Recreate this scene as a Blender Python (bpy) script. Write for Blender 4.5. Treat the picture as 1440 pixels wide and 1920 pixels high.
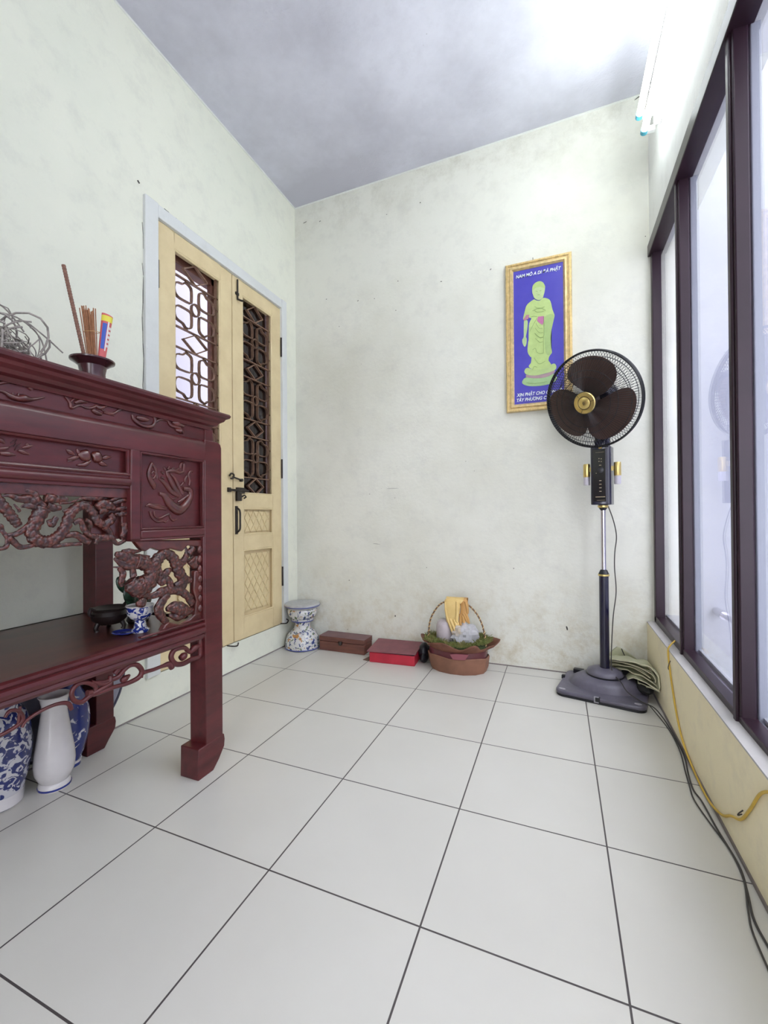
import bpy, bmesh, math, random
from mathutils import Matrix, Vector, noise
PI=math.pi; R=math.radians
SC=bpy.context.scene; COL=SC.collection
for o in list(bpy.data.objects): bpy.data.objects.remove(o)

# ================= camera =================
cd=bpy.data.cameras.new('camera'); cam=bpy.data.objects.new('camera',cd); COL.objects.link(cam); SC.camera=cam
yaw,pit,rol=R(22.265),R(.3251),R(-.4428)
fw=Vector((-math.sin(yaw)*math.cos(pit),math.cos(yaw)*math.cos(pit),math.sin(pit)))
rr=Vector((math.cos(yaw),math.sin(yaw),0)); uu=rr.cross(fw)
r2=rr*math.cos(rol)+uu*math.sin(rol); u2=-rr*math.sin(rol)+uu*math.cos(rol)
cam.matrix_world=Matrix(((r2.x,u2.x,-fw.x,.2873),(r2.y,u2.y,-fw.y,-.8907),(r2.z,u2.z,-fw.z,.8993),(0,0,0,1)))
cd.sensor_fit='HORIZONTAL'; cd.sensor_width=36; cd.lens=798.39/1440*36; cd.clip_start=.02
# ================= world, lights, exposure =================
W=bpy.data.worlds.new('sky'); SC.world=W; W.use_nodes=True
bg=W.node_tree.nodes['Background']; bg.inputs[0].default_value=(.91,.92,1.0,1); bg.inputs[1].default_value=5
def area(name,loc,rot,sx,sy,power,col):
    l=bpy.data.lights.new(name,'AREA'); l.shape='RECTANGLE'; l.size=sx; l.size_y=sy; l.energy=power; l.color=col
    o=bpy.data.objects.new(name,l); COL.objects.link(o); o.location=loc; o.rotation_euler=rot; return o
area('rear_fill_light',(.33,-2.75,1.15),(R(90),0,0),.6,2.0,9,(.97,.98,1.0))  # fill lamp added in the unseen rear doorway, on top of the sky light
TUBE=28.0
vs=SC.view_settings; vs.view_transform='Standard'; vs.look='None'; vs.exposure=.24; vs.gamma=1; vs.use_curve_mapping=False

# ================= materials =================
MATS={}
def mat(name,col,rough=.6,metal=0,var=0,vscale=6,col2=None,bump=0,bscale=60,coat=0,emit=0,spec=None,stretch=None,sheen=0,alpha=1,trans=0):
    if name in MATS: return MATS[name]
    m=bpy.data.materials.new(name); m.use_nodes=True; nt=m.node_tree; N=nt.nodes; L=nt.links
    b=N['Principled BSDF']; b.inputs['Base Color'].default_value=(*col,1); b.inputs['Roughness'].default_value=rough; b.inputs['Metallic'].default_value=metal
    if spec is not None: b.inputs['Specular IOR Level'].default_value=spec
    if coat: b.inputs['Coat Weight'].default_value=coat; b.inputs['Coat Roughness'].default_value=.18
    if alpha<1: b.inputs['Alpha'].default_value=alpha
    if trans: b.inputs['Transmission Weight'].default_value=trans
    if emit: b.inputs['Emission Color'].default_value=(*col,1); b.inputs['Emission Strength'].default_value=emit
    tc=N.new('ShaderNodeTexCoord'); mp=N.new('ShaderNodeMapping'); L.new(tc.outputs['Object'],mp.inputs[0])
    if stretch: mp.inputs['Scale'].default_value=stretch
    if var or col2:
        n=N.new('ShaderNodeTexNoise'); n.inputs['Scale'].default_value=vscale; n.inputs['Detail'].default_value=5; n.inputs['Roughness'].default_value=.6; L.new(mp.outputs[0],n.inputs[0])
        cr=N.new('ShaderNodeValToRGB'); L.new(n.outputs[0],cr.inputs[0])
        c2=col2 or tuple(max(0,c*(1-var)) for c in col)
        cr.color_ramp.elements[0].position=.35; cr.color_ramp.elements[0].color=(*c2,1); cr.color_ramp.elements[1].position=.65; cr.color_ramp.elements[1].color=(*col,1)
        L.new(cr.outputs[0],b.inputs['Base Color'])
    if bump:
        n2=N.new('ShaderNodeTexNoise'); n2.inputs['Scale'].default_value=bscale; n2.inputs['Detail'].default_value=4; L.new(mp.outputs[0],n2.inputs[0])
        bp=N.new('ShaderNodeBump'); bp.inputs['Strength'].default_value=bump; bp.inputs['Distance'].default_value=.004; L.new(n2.outputs[0],bp.inputs['Height']); L.new(bp.outputs[0],b.inputs['Normal'])
    MATS[name]=m; return m
def nd(m): return m.node_tree.nodes,m.node_tree.links,m.node_tree.nodes['Principled BSDF']
def ramp(N,*st):
    c=N.new('ShaderNodeValToRGB'); e=c.color_ramp.elements
    e[0].position,e[0].color=st[0][0],(*st[0][1],1); e[1].position,e[1].color=st[-1][0],(*st[-1][1],1)
    for p,cl in st[1:-1]:
        x=e.new(p); x.color=(*cl,1)
    return c
def mixc(N,L,fac,a,b,mode='MIX'):
    x=N.new('ShaderNodeMix'); x.data_type='RGBA'; x.blend_type=mode
    if isinstance(fac,(int,float)): x.inputs[0].default_value=fac
    else: L.new(fac,x.inputs[0])
    for s,v in ((6,a),(7,b)):
        if isinstance(v,tuple): x.inputs[s].default_value=(*v,1)
        else: L.new(v,x.inputs[s])
    return x.outputs[2]
def plaster(name,base,stain,speck=.9,stamt=.35,ls=1.3,bump=.25,grey=(.5,.5,.47)):
    m=mat(name,base,.85); N,L,b=nd(m); tc=[n for n in N if n.type=='TEX_COORD'][0]
    def noi(s,d=6,r=.6):
        n=N.new('ShaderNodeTexNoise'); n.inputs['Scale'].default_value=s; n.inputs['Detail'].default_value=d; n.inputs['Roughness'].default_value=r; L.new(tc.outputs['Object'],n.inputs[0]); return n
    n1=noi(ls); r1=ramp(N,(.42,(0,0,0)),(.68,(1,1,1))); L.new(n1.outputs[0],r1.inputs[0])
    mu=N.new('ShaderNodeMath'); mu.operation='MULTIPLY'; mu.inputs[1].default_value=stamt; L.new(r1.outputs[0],mu.inputs[0])
    c=mixc(N,L,mu.outputs[0],base,stain)
    n2=noi(9,8,.7); r2_=ramp(N,(.5,(0,0,0)),(.8,(1,1,1))); L.new(n2.outputs[0],r2_.inputs[0])
    mu2=N.new('ShaderNodeMath'); mu2.operation='MULTIPLY'; mu2.inputs[1].default_value=.35; L.new(r2_.outputs[0],mu2.inputs[0])
    c=mixc(N,L,mu2.outputs[0],c,grey)
    # small sparse dirt specks
    v=N.new('ShaderNodeTexVoronoi'); v.inputs['Scale'].default_value=11; L.new(tc.outputs['Object'],v.inputs[0])
    r3=ramp(N,(.02,(1,1,1)),(.05,(0,0,0))); L.new(v.outputs['Distance'],r3.inputs[0])
    n4=noi(2.3); r4=ramp(N,(.55,(0,0,0)),(.62,(1,1,1))); L.new(n4.outputs[0],r4.inputs[0])
    m3=N.new('ShaderNodeMath'); m3.operation='MULTIPLY'; L.new(r3.outputs[0],m3.inputs[0]); L.new(r4.outputs[0],m3.inputs[1])
    m4=N.new('ShaderNodeMath'); m4.operation='MULTIPLY'; m4.inputs[1].default_value=speck; L.new(m3.outputs[0],m4.inputs[0])
    c=mixc(N,L,m4.outputs[0],c,(.12,.10,.09)); L.new(c,b.inputs['Base Color'])
    n5=noi(45,6,.65); bp=N.new('ShaderNodeBump'); bp.inputs['Strength'].default_value=bump; bp.inputs['Distance'].default_value=.006; L.new(n5.outputs[0],bp.inputs['Height']); L.new(bp.outputs[0],b.inputs['Normal'])
    return m
M_LEFT=plaster('left_wall_paint',(.81,.82,.70),(.66,.70,.60),stamt=.4,speck=.5)
M_BACK=plaster('back_wall_paint',(.75,.75,.67),(.58,.57,.47),stamt=.55)
def foot_stain(m,z0,z1,col,amt):
    N,L,b=nd(m); tc=[n for n in N if n.type=='TEX_COORD'][0]; src=b.inputs['Base Color'].links[0].from_socket
    sp=N.new('ShaderNodeSeparateXYZ'); L.new(tc.outputs['Object'],sp.inputs[0]); mr=N.new('ShaderNodeMapRange'); mr.inputs['From Min'].default_value=z0; mr.inputs['From Max'].default_value=z1; mr.inputs['To Min'].default_value=0; mr.inputs['To Max'].default_value=amt; L.new(sp.outputs[2],mr.inputs['Value'])
    n=N.new('ShaderNodeTexNoise'); n.inputs['Scale'].default_value=7; n.inputs['Detail'].default_value=8; n.inputs['Roughness'].default_value=.75; L.new(tc.outputs['Object'],n.inputs[0]); r=ramp(N,(.47,(0,0,0)),(.68,(1,1,1))); L.new(n.outputs[0],r.inputs[0])
    mu=N.new('ShaderNodeMath'); mu.operation='MULTIPLY'; L.new(mr.outputs[0],mu.inputs[0]); L.new(r.outputs[0],mu.inputs[1]); L.new(mixc(N,L,mu.outputs[0],src,col),b.inputs['Base Color'])
foot_stain(M_BACK,.62,.1,(.50,.43,.27),.75); foot_stain(M_BACK,2.75,3.1,(.42,.40,.31),.5)
M_RIGHT=plaster('right_wall_paint',(.80,.81,.78),(.7,.7,.66),stamt=.3)
M_LOW=plaster('low_wall_paint',(.94,.85,.60),(.84,.75,.52),stamt=.5,grey=(.55,.5,.42))
M_SILL=plaster('sill_cement',(.55,.53,.52),(.4,.38,.38),stamt=.7)
M_CEIL=plaster('ceiling_paint',(.53,.53,.60),(.74,.75,.84),stamt=1.0,ls=1.1,speck=.3,grey=(.5,.5,.57),bump=.4)
M_OUT=plaster('outside_paint',(.40,.41,.48),(.37,.38,.45),stamt=.3,speck=0)
M_TRIM=plaster('door_trim_paint',(.72,.74,.72),(.56,.57,.55),stamt=.5,speck=1)
def floor_mat():
    m=mat('floor_tiles',(.62,.62,.58),.22,spec=.5); N,L,b=nd(m); tc=[n for n in N if n.type=='TEX_COORD'][0]
    br=N.new('ShaderNodeTexBrick'); br.offset=0; br.squash=1; br.inputs['Scale'].default_value=1; br.inputs['Mortar Size'].default_value=.0022; br.inputs['Mortar Smooth'].default_value=.1
    br.inputs['Brick Width'].default_value=.4; br.inputs['Row Height'].default_value=.4
    br.inputs['Color1'].default_value=(1,1,1,1); br.inputs['Color2'].default_value=(1,1,1,1); br.inputs['Mortar'].default_value=(0,0,0,1); L.new(tc.outputs['Object'],br.inputs[0])
    n=N.new('ShaderNodeTexNoise'); n.inputs['Scale'].default_value=2.5; n.inputs['Detail'].default_value=4; L.new(tc.outputs['Object'],n.inputs[0])
    r=ramp(N,(.3,(.585,.57,.52)),(.7,(.625,.61,.56))); L.new(n.outputs[0],r.inputs[0])
    c=mixc(N,L,br.outputs['Color'],(.075,.065,.065),r.outputs[0]); L.new(c,b.inputs['Base Color'])
    n3=N.new('ShaderNodeTexNoise'); n3.inputs['Scale'].default_value=14; n3.inputs['Detail'].default_value=6; L.new(tc.outputs['Object'],n3.inputs[0])
    r3=ramp(N,(.3,(.30,)*3),(.7,(.34,)*3)); L.new(n3.outputs[0],r3.inputs[0]); L.new(r3.outputs[0],b.inputs['Roughness'])
    bp=N.new('ShaderNodeBump'); bp.inputs['Strength'].default_value=.5; bp.inputs['Distance'].default_value=.002; L.new(br.outputs['Color'],bp.inputs['Height']); L.new(bp.outputs[0],b.inputs['Normal'])
    return m
M_FLOOR=floor_mat()
WOOD=mat('altar_wood',(.098,.017,.019),.33,col2=(.06,.012,.013),vscale=5,stretch=(6,1,6),coat=.2,spec=.35)
WOODD=mat('altar_carved_wood',(.115,.022,.017),.3,col2=(.05,.011,.010),vscale=30,coat=.4)
def scale_mat():
    m=mat('carved_scales',(.12,.026,.018),.3,coat=.4); N,L,b=nd(m); tc=[n for n in N if n.type=='TEX_COORD'][0]
    v=N.new('ShaderNodeTexVoronoi'); v.inputs['Scale'].default_value=95; L.new(tc.outputs['Object'],v.inputs[0])
    bp=N.new('ShaderNodeBump'); bp.invert=True; bp.inputs['Strength'].default_value=1; bp.inputs['Distance'].default_value=.004; L.new(v.outputs['Distance'],bp.inputs['Height']); L.new(bp.outputs[0],b.inputs['Normal'])
    r=ramp(N,(0,(.15,.032,.020)),(.7,(.03,.008,.008))); L.new(v.outputs['Distance'],r.inputs[0]); L.new(r.outputs[0],b.inputs['Base Color']); return m
WOODS=scale_mat()
M_DOOR=mat('door_paint',(.74,.61,.36),.5,col2=(.67,.54,.31),vscale=8,bump=.15,bscale=50)
M_DARK=mat('dark_reveal',(.03,.015,.012),.7)
M_BROWN=mat('brown_shutter',(.15,.055,.035),.55,var=.4,vscale=12)
M_GRILL=mat('rusty_grille',(.27,.155,.10),.55,metal=.2,var=.4,vscale=30)
M_IRON=mat('old_iron',(.06,.05,.045),.5,metal=.6,var=.4,vscale=60)
M_WINF=mat('window_frame_paint',(.026,.011,.019),.35,var=.2,vscale=10,spec=.35)
def glass(name,tint,ior=1.5,rough=.0):
    m=bpy.data.materials.new(name); m.use_nodes=True; N=m.node_tree.nodes; L=m.node_tree.links; N.clear()
    o=N.new('ShaderNodeOutputMaterial'); mx=N.new('ShaderNodeMixShader'); t=N.new('ShaderNodeBsdfTransparent'); g=N.new('ShaderNodeBsdfGlossy'); f=N.new('ShaderNodeFresnel')
    t.inputs[0].default_value=(*tint,1); g.inputs[0].default_value=(.95,.95,1,1); g.inputs[1].default_value=rough; ge=N.new('ShaderNodeNewGeometry'); mi=N.new('ShaderNodeMapRange'); mi.inputs['To Min'].default_value=ior; mi.inputs['To Max'].default_value=1/ior; L.new(ge.outputs['Backfacing'],mi.inputs['Value']); L.new(mi.outputs[0],f.inputs[0])
    L.new(f.outputs[0],mx.inputs[0]); L.new(t.outputs[0],mx.inputs[1]); L.new(g.outputs[0],mx.inputs[2]); L.new(mx.outputs[0],o.inputs[0]); return m
M_GLASS=glass('window_glass',(.95,.96,.98),1.7)
M_GLASSD=glass('door_glass',(.45,.38,.42),1.6)
M_NAVY=mat('navy_plastic',(.008,.007,.028),.22,coat=.3)
M_BLACK=mat('black_plastic',(.008,.008,.012),.4)
M_BASE=mat('grey_violet_plastic',(.125,.115,.155),.35,var=.25,vscale=20)
M_BLADE=mat('smoky_brown_blade',(.075,.042,.034),.3)
M_GOLD=mat('brass_gold',(.75,.58,.22),.28,metal=.9)
M_CHROME=mat('chrome_tube',(.6,.58,.66),.16,metal=1)
M_WIRE=mat('black_wire',(.01,.01,.013),.35,metal=.2)
M_FROST=mat('frosted_lamp_glass',(.55,.52,.58),.3)
M_GFRAME=mat('gilt_frame',(.74,.56,.27),.4,metal=.4,var=.3,vscale=50,bump=.3,bscale=180)
M_WHITE=mat('white_enamel',(.8,.82,.84),.4)
M_CAP=mat('blue_lamp_cap',(.08,.45,.6),.4)
M_CORD=mat('dark_cord',(.04,.036,.034),.5)
M_YEL=mat('yellow_cable_sheath',(.68,.45,.06),.5,var=.2,vscale=12)
M_LINE=mat('dark_crack',(.05,.045,.04),.9)

# ================= geometry helpers =================
def crv(pts,k=6):
    pts=[tuple(p) for p in pts]; n=len(pts)
    if n<3: return pts
    out=[]
    for i in range(n-1):
        p0=pts[max(i-1,0)];p1=pts[i];p2=pts[i+1];p3=pts[min(i+2,n-1)]
        for s in range(k):
            t=s/k
            out.append(tuple(.5*((2*b)+(-a+c)*t+(2*a-5*b+4*c-d)*t*t+(-a+3*b-3*c+d)*t**3) for a,b,c,d in zip(p0,p1,p2,p3)))
    out.append(pts[-1]); return out
ORG={}
class MB:
    def __init__(s,M=None): s.v=[];s.f=[];s.M=M
    def add(s,vs_,fs):
        o=len(s.v); s.v+= [tuple(s.M@Vector(v)) for v in vs_] if s.M else [tuple(v) for v in vs_]; s.f+=[tuple(i+o for i in f) for f in fs]; return s
    def box(s,x0,x1,y0,y1,z0,z1):
        return s.add([(x,y,z) for x in(x0,x1) for y in(y0,y1) for z in(z0,z1)],[(0,1,3,2),(4,6,7,5),(0,4,5,1),(2,3,7,6),(0,2,6,4),(1,5,7,3)])
    def sweep(s,pts,rad,n=8,flat=None,plane=0,cap=True,closed=False):
        P=[Vector(p[:3]) for p in pts]; m=len(P)
        r=[rad]*m if isinstance(rad,(int,float)) else list(rad)
        vs_=[];fs=[];up=None
        for i in range(m):
            if closed: t=P[(i+1)%m]-P[i-1]
            else: t=P[min(i+1,m-1)]-P[max(i-1,0)]
            if t.length<1e-9: t=Vector((0,0,1))
            t.normalize()
            if up is None:
                up=Vector((1,0,0)) if abs(t.x)<.9 else Vector((0,0,1))
            up=(up-t*up.dot(t)); 
            if up.length<1e-6: up=t.orthogonal()
            up.normalize(); sd=t.cross(up)
            for k in range(n):
                a=2*PI*k/n; q=P[i]+(up*math.cos(a)+sd*math.sin(a))*r[i]
                if flat is not None: q[plane]=P[i][plane]+(q[plane]-P[i][plane])*flat
                vs_.append(q)
        for i in range(m if closed else m-1):
            j=(i+1)%m
            for k in range(n): fs.append((i*n+k,i*n+(k+1)%n,j*n+(k+1)%n,j*n+k))
        if cap and not closed: fs+=[tuple(range(n))[::-1],tuple(range((m-1)*n,m*n))]
        return s.add(vs_,fs)
    def lathe(s,prof,c=(0,0,0),n=40,sx=1,sy=1,M=None):
        vs_=[];fs=[]
        for r,z in prof:
            for k in range(n):
                a=2*PI*k/n; v=Vector((r*sx*math.cos(a),r*sy*math.sin(a),z))
                if M: v=M@v
                vs_.append(v+Vector(c))
        m=len(prof)
        for i in range(m-1):
            for k in range(n): fs.append((i*n+k,i*n+(k+1)%n,(i+1)*n+(k+1)%n,(i+1)*n+k))
        if prof[0][0]>1e-6: fs.append(tuple(range(n))[::-1])
        if prof[-1][0]>1e-6: fs.append(tuple(range((m-1)*n,m*n)))
        return s.add(vs_,fs)
    def prism(s,poly,f,a,b):
        n=len(poly); vs_=[f(p,a) for p in poly]+[f(p,b) for p in poly]
        return s.add(vs_,[tuple(range(n)),tuple(range(n,2*n))[::-1]]+[(i,(i+1)%n,n+(i+1)%n,n+i) for i in range(n)])
    def ell(s,c,r,M=None,n=14,m=8):
        pr=[(math.cos(-PI/2+PI*i/m),math.sin(-PI/2+PI*i/m)) for i in range(m+1)]; vs_=[];fs=[]
        for q,z in pr:
            for k in range(n):
                a=2*PI*k/n; v=Vector((max(q,1e-4)*math.cos(a)*r[0],max(q,1e-4)*math.sin(a)*r[1],z*r[2]))
                if M: v=M@v
                vs_.append(v+Vector(c))
        for i in range(m):
            for k in range(n): fs.append((i*n+k,i*n+(k+1)%n,(i+1)*n+(k+1)%n,(i+1)*n+k))
        return s.add(vs_,fs)
    def ribbon(s,pts,t,d0,d1):   # pts (y,z) strip of width t, between x=d0 and x=d1
        for a,b in zip(pts[:-1],pts[1:]):
            dy,dz=b[0]-a[0],b[1]-a[1]; l=math.hypot(dy,dz) or 1; ny,nz=-dz/l*t/2,dy/l*t/2; ey,ez=dy/l*t*.4,dz/l*t*.4
            q=[(a[0]+ny-ey,a[1]+nz-ez),(b[0]+ny+ey,b[1]+nz+ez),(b[0]-ny+ey,b[1]-nz+ez),(a[0]-ny-ey,a[1]-nz-ez)]
            s.prism(q,lambda p,w:(w,p[0],p[1]),d0,d1)
        return s
    def build(s,name,m,parent=None,bevel=0,smooth=True,ang=40,seg=2):
        me=bpy.data.meshes.new(name); og=ORG.get(parent.name if parent else None,Vector())
        me.from_pydata([tuple(Vector(v)-og) for v in s.v],[],s.f); me.validate(clean_customdata=False)
        bm=bmesh.new(); bm.from_mesh(me); bmesh.ops.remove_doubles(bm,verts=bm.verts,dist=1e-6); bmesh.ops.recalc_face_normals(bm,faces=bm.faces); bm.to_mesh(me); bm.free()
        if smooth:
            me.polygons.foreach_set('use_smooth',[True]*len(me.polygons)); me.set_sharp_from_angle(angle=R(ang))
        for x in (m if isinstance(m,(list,tuple)) else [m]): me.materials.append(x)
        o=bpy.data.objects.new(name,me); COL.objects.link(o)
        if parent: o.parent=parent; ORG[o.name]=og
        else: ORG[o.name]=Vector()
        if bevel:
            b=o.modifiers.new('bevel','BEVEL'); b.width=bevel; b.segments=seg; b.limit_method='ANGLE'; b.angle_limit=R(40); b.harden_normals=False
        return o
def thing(name,label,cat,loc,group=None,kind=None):
    o=bpy.data.objects.new(name,None); COL.objects.link(o); o.location=loc; o.empty_display_size=.05; ORG[o.name]=Vector(loc)
    if kind: o['kind']=kind
    if label: o['label']=label; o['category']=cat
    if group: o['group']=group
    return o
def tag(o,label,cat,group=None,kind=None):
    o['label']=label; o['category']=cat
    if group: o['group']=group
    if kind: o['kind']=kind
    return o
def struct(o,label=None,cat=None):
    o['kind']='structure'
    if label: o['label']=label; o['category']=cat
    return o
YZ=lambda p,w:(w,p[0],p[1])
XZ=lambda p,w:(p[0],w,p[1])


# ================= traced carving data (y,z,radius / x,z) =================
# traced outlines, metres
BUDDHA={'face': [(.1603,2.1908),(.165,2.209),(.1801,2.2217),(.2011,2.2252),(.2188,2.2134),(.2289,2.1891),(.2257,2.1582),(.2211,2.1433),(.2165,2.1283),(.2001,2.1189),(.1852,2.1235),(.1703,2.1376),(.1645,2.1548),(.1601,2.1717)],'hair': [(.1597,2.1893),(.1644,2.2098),(.1795,2.2231),(.2011,2.2265),(.2194,2.2143),(.2298,2.1896),(.2244,2.1831),(.2037,2.1928),(.1798,2.1931),(.1677,2.1829)],'robe': [(.1703,2.1297),(.1491,2.1195),(.1276,2.1012),(.1166,2.0648),(.1086,2.0244),(.1362,2.0418),(.1422,2.0279),(.1542,2.0225),(.1419,1.9959),(.1384,1.9484),(.1374,1.9005),(.1348,1.8868),(.1313,1.8329),(.1461,1.8018),(.1521,1.7977),(.1488,1.7663),(.1365,1.7456),(.1695,1.7219),(.229,1.7201),(.2584,1.7286),(.2528,1.7514),(.2441,1.7653),(.2472,1.7868),(.2591,1.8039),(.2621,1.8129),(.2568,1.8672),(.2571,1.9049),(.2634,1.9491),(.2755,2.0035),(.2771,2.022),(.2672,2.0521),(.2589,2.0946),(.2473,2.1158),(.218,2.128),(.2,2.1158),(.1822,2.1209)],'arm': [(.1131,2.0171),(.1329,2.0135),(.131,1.9658),(.123,1.9222),(.1274,1.9105),(.1256,1.8819),(.1163,1.8641),(.1043,1.8853),(.103,1.9081),(.1107,1.9229),(.1112,1.9692)],'sash': [(.1903,2.0254),(.2229,2.0226),(.2196,1.9884),(.2136,1.9736),(.1959,1.9895),(.1841,2.0043)],'cuff': [(.1271,2.0467),(.1423,2.0455),(.1376,2.0223),(.1147,2.0152),(.1101,2.0241)],'sleeve': [(.2244,2.0176),(.2465,2.0277),(.2742,2.0163),(.2619,1.9462),(.2563,1.8811),(.2565,1.8987),(.2592,1.8134),(.2473,1.7963),(.2298,1.8131),(.2218,1.9045)],'lotus': [(.112,1.7201),(.1182,1.7353),(.1335,1.7396),(.1575,1.7267),(.1994,1.721),(.2437,1.7244),(.2585,1.7412),(.276,1.7434),(.2845,1.725),(.2757,1.7074),(.2287,1.6949),(.1692,1.69),(.124,1.7024)],'band': [(.1209,1.7012),(.1692,1.69),(.2287,1.6933),(.2742,1.706),(.2697,1.6894),(.2285,1.6728),(.1691,1.6741),(.1238,1.6864)],'plinth': [(.1238,1.6864),(.1691,1.6741),(.2285,1.6728),(.2726,1.6874),(.2868,1.6558),(.2575,1.6345),(.1985,1.6275),(.1385,1.6333),(.1082,1.6466),(.0992,1.6606),(.1085,1.6787)]}
BSTROKE=[[(.178,1.9895),(.1956,1.9577),(.2134,1.9546)],[(.1747,1.9614),(.1954,1.9324),(.2161,1.9288)],[(.1715,1.9332),(.1951,1.907),(.2159,1.9035)],[(.1744,1.9283),(.1981,1.9021),(.2159,1.9023)],[(.1742,1.9028),(.1978,1.8767),(.2157,1.877)],[(.1445,1.9474),(.172,1.9969),(.1842,2.017)],[(.2214,2.0197),(.2214,1.9185),(.2189,1.9049),(.2181,1.8165)],[(.1586,1.8383),(.1737,1.8455),(.1824,1.8219),(.2002,1.8113),(.221,1.8129)],[(.1672,1.7923),(.1937,1.7535),(.2264,1.7646)],[(.1729,2.0861),(.1966,2.0688),(.2264,2.0757)],[(.1606,2.0629),(.1967,2.0735),(.2321,2.0525)],[(.1697,2.0675),(.1845,2.052),(.2202,2.0484)],[(.1782,2.1737),(.1886,2.1699)],[(.2006,2.1703),(.2101,2.1703)],[(.1884,2.1499),(.2003,2.1481)],[(.1513,2.0294),(.1663,2.0315),(.1843,2.0265)],[(.1575,1.7235),(.1667,1.7414),(.1816,1.7361)],[(.1236,1.6543),(.1568,1.6454),(.1987,1.6434),(.2342,1.6468)]]
TEXTPOS={'t1a': (.0714,2.2726),'t1b': (.3142,2.282),'t2a': (.0745,1.5926),'t2b': (.2278,1.5908),'t3a': (.0767,1.56),'t3b': (.2186,1.5587)}
DRAGON1=[('scale',[(-.2457,.9219,.0174),(-.2597,.895,.0169),(-.2705,.8643,.0156),(-.2599,.8439,.0156),(-.2358,.839,.015),(-.2128,.8504,.0147),(-.1954,.8754,.0138),(-.1864,.9036,.0136),(-.1682,.924,.0128),(-.1471,.9291,.0125),(-.1278,.9108,.0119),(-.1155,.8881,.0117),(-.0951,.8776,.012),(-.0726,.8939,.0108),(-.0806,.9057,.008)]),('scale',[(-.3431,.9475,.0119),(-.3296,.9272,.0126),(-.3174,.9105,.0118),(-.3049,.8913,.011),(-.2968,.8783,.0083)]),('plain',[(-.3193,.8579,.005),(-.3032,.8603,.0062),(-.2903,.8684,.0067),(-.2752,.8842,.005)]),('plain',[(-.3158,.8556,.0068),(-.3069,.8424,.0073),(-.2923,.8296,.0063),(-.2638,.833,.0043)]),('plain',[(-.3366,.8287,.0045),(-.3228,.8318,.0053),(-.3184,.8494,.0053),(-.328,.8666,.0045),(-.3348,.8711,.0034)]),('plain',[(-.246,.8307,.0049),(-.2192,.8272,.0055),(-.1867,.8289,.0049),(-.1569,.8281,.0052)]),('plain',[(-.1998,.852,.0075),(-.1707,.853,.0092),(-.1522,.84,.0095),(-.1366,.8292,.0088)]),('plain',[(-.1752,.882,.0059),(-.159,.8889,.008),(-.1497,.8643,.0076),(-.1329,.8488,.0069),(-.1131,.8428,.0076),(-.1207,.8256,.0055)]),('plain',[(-.1472,.8911,.0048),(-.134,.8847,.0049),(-.1316,.8735,.0039),(-.1401,.8738,.0024)]),('plain',[(-.1131,.8415,.0091),(-.0952,.8418,.0105),(-.0742,.8407,.0097)]),('plain',[(-.0951,.8725,.0105),(-.0794,.8539,.008),(-.0715,.8354,.0076),(-.058,.8214,.0055),(-.0356,.8293,.0051)]),('plain',[(-.0382,.8815,.012),(-.0355,.8574,.012),(-.044,.8391,.0102)]),('plain',[(-.2436,.9467,.0123),(-.2272,.945,.0131),(-.2082,.9444,.0087),(-.1907,.9426,.0053)]),('plain',[(-.2396,.9265,.0113),(-.2231,.9221,.0095),(-.2061,.9223,.0056)]),('plain',[(-.2635,.9616,.0067),(-.2596,.9417,.0091),(-.2437,.9241,.0081)]),('plain',[(-.2355,.9629,.0062),(-.2334,.9471,.0075)]),('plain',[(-.2209,.9544,.0047),(-.206,.9527,.0052),(-.1973,.9459,.004)]),('plain',[(-.2104,.9339,.0034),(-.1818,.9369,.0034),(-.1541,.951,.0014)]),('plain',[(-.2018,.913,.0035),(-.1819,.9202,.0041),(-.1613,.9253,.0014)]),('plain',[(-.293,.9235,.0019),(-.2789,.927,.0076),(-.2597,.9217,.0079),(-.2458,.9151,.0061)]),('plain',[(-.3312,.9459,.0014),(-.3155,.9496,.0053),(-.2975,.9428,.0085),(-.2751,.9413,.0116),(-.2596,.9306,.0099)]),('plain',[(-.2993,.9577,.0026),(-.2826,.9607,.0076),(-.2635,.9549,.0091)]),('plain',[(-.3067,.9297,.0018),(-.2958,.9148,.0033),(-.2994,.9127,.0018)]),('plain',[(-.2169,.8991,.0064),(-.2274,.8809,.0084),(-.2336,.8924,.0062)]),('plain',[(-.1178,.9233,.0101),(-.1,.9337,.0146),(-.0791,.929,.0134),(-.063,.9187,.0038)]),('plain',[(-.1103,.9158,.0102),(-.0949,.9159,.0099),(-.0818,.9186,.0053)]),('plain',[(-.0869,.9572,.0037),(-.071,.9643,.0049),(-.049,.9665,.0022)]),('plain',[(-.0791,.9432,.0032),(-.0547,.9531,.0061),(-.0264,.9621,.0052)]),('plain',[(-.0738,.9342,.0032),(-.0519,.9426,.0061),(-.0236,.9474,.0058)]),('plain',[(-.0685,.9187,.0038),(-.0492,.9215,.0067),(-.0237,.9244,.0064)]),('plain',[(-.0658,.9056,.0033),(-.0465,.9056,.0067),(-.0238,.9082,.007)]),('plain',[(-.1565,.9472,.0024),(-.1374,.9491,.0063),(-.1127,.9486,.0061),(-.0974,.9542,.0031)]),('plain',[(-.3399,.8836,.0051),(-.3314,.8793,.0052),(-.328,.8666,.0038)])]
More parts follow.
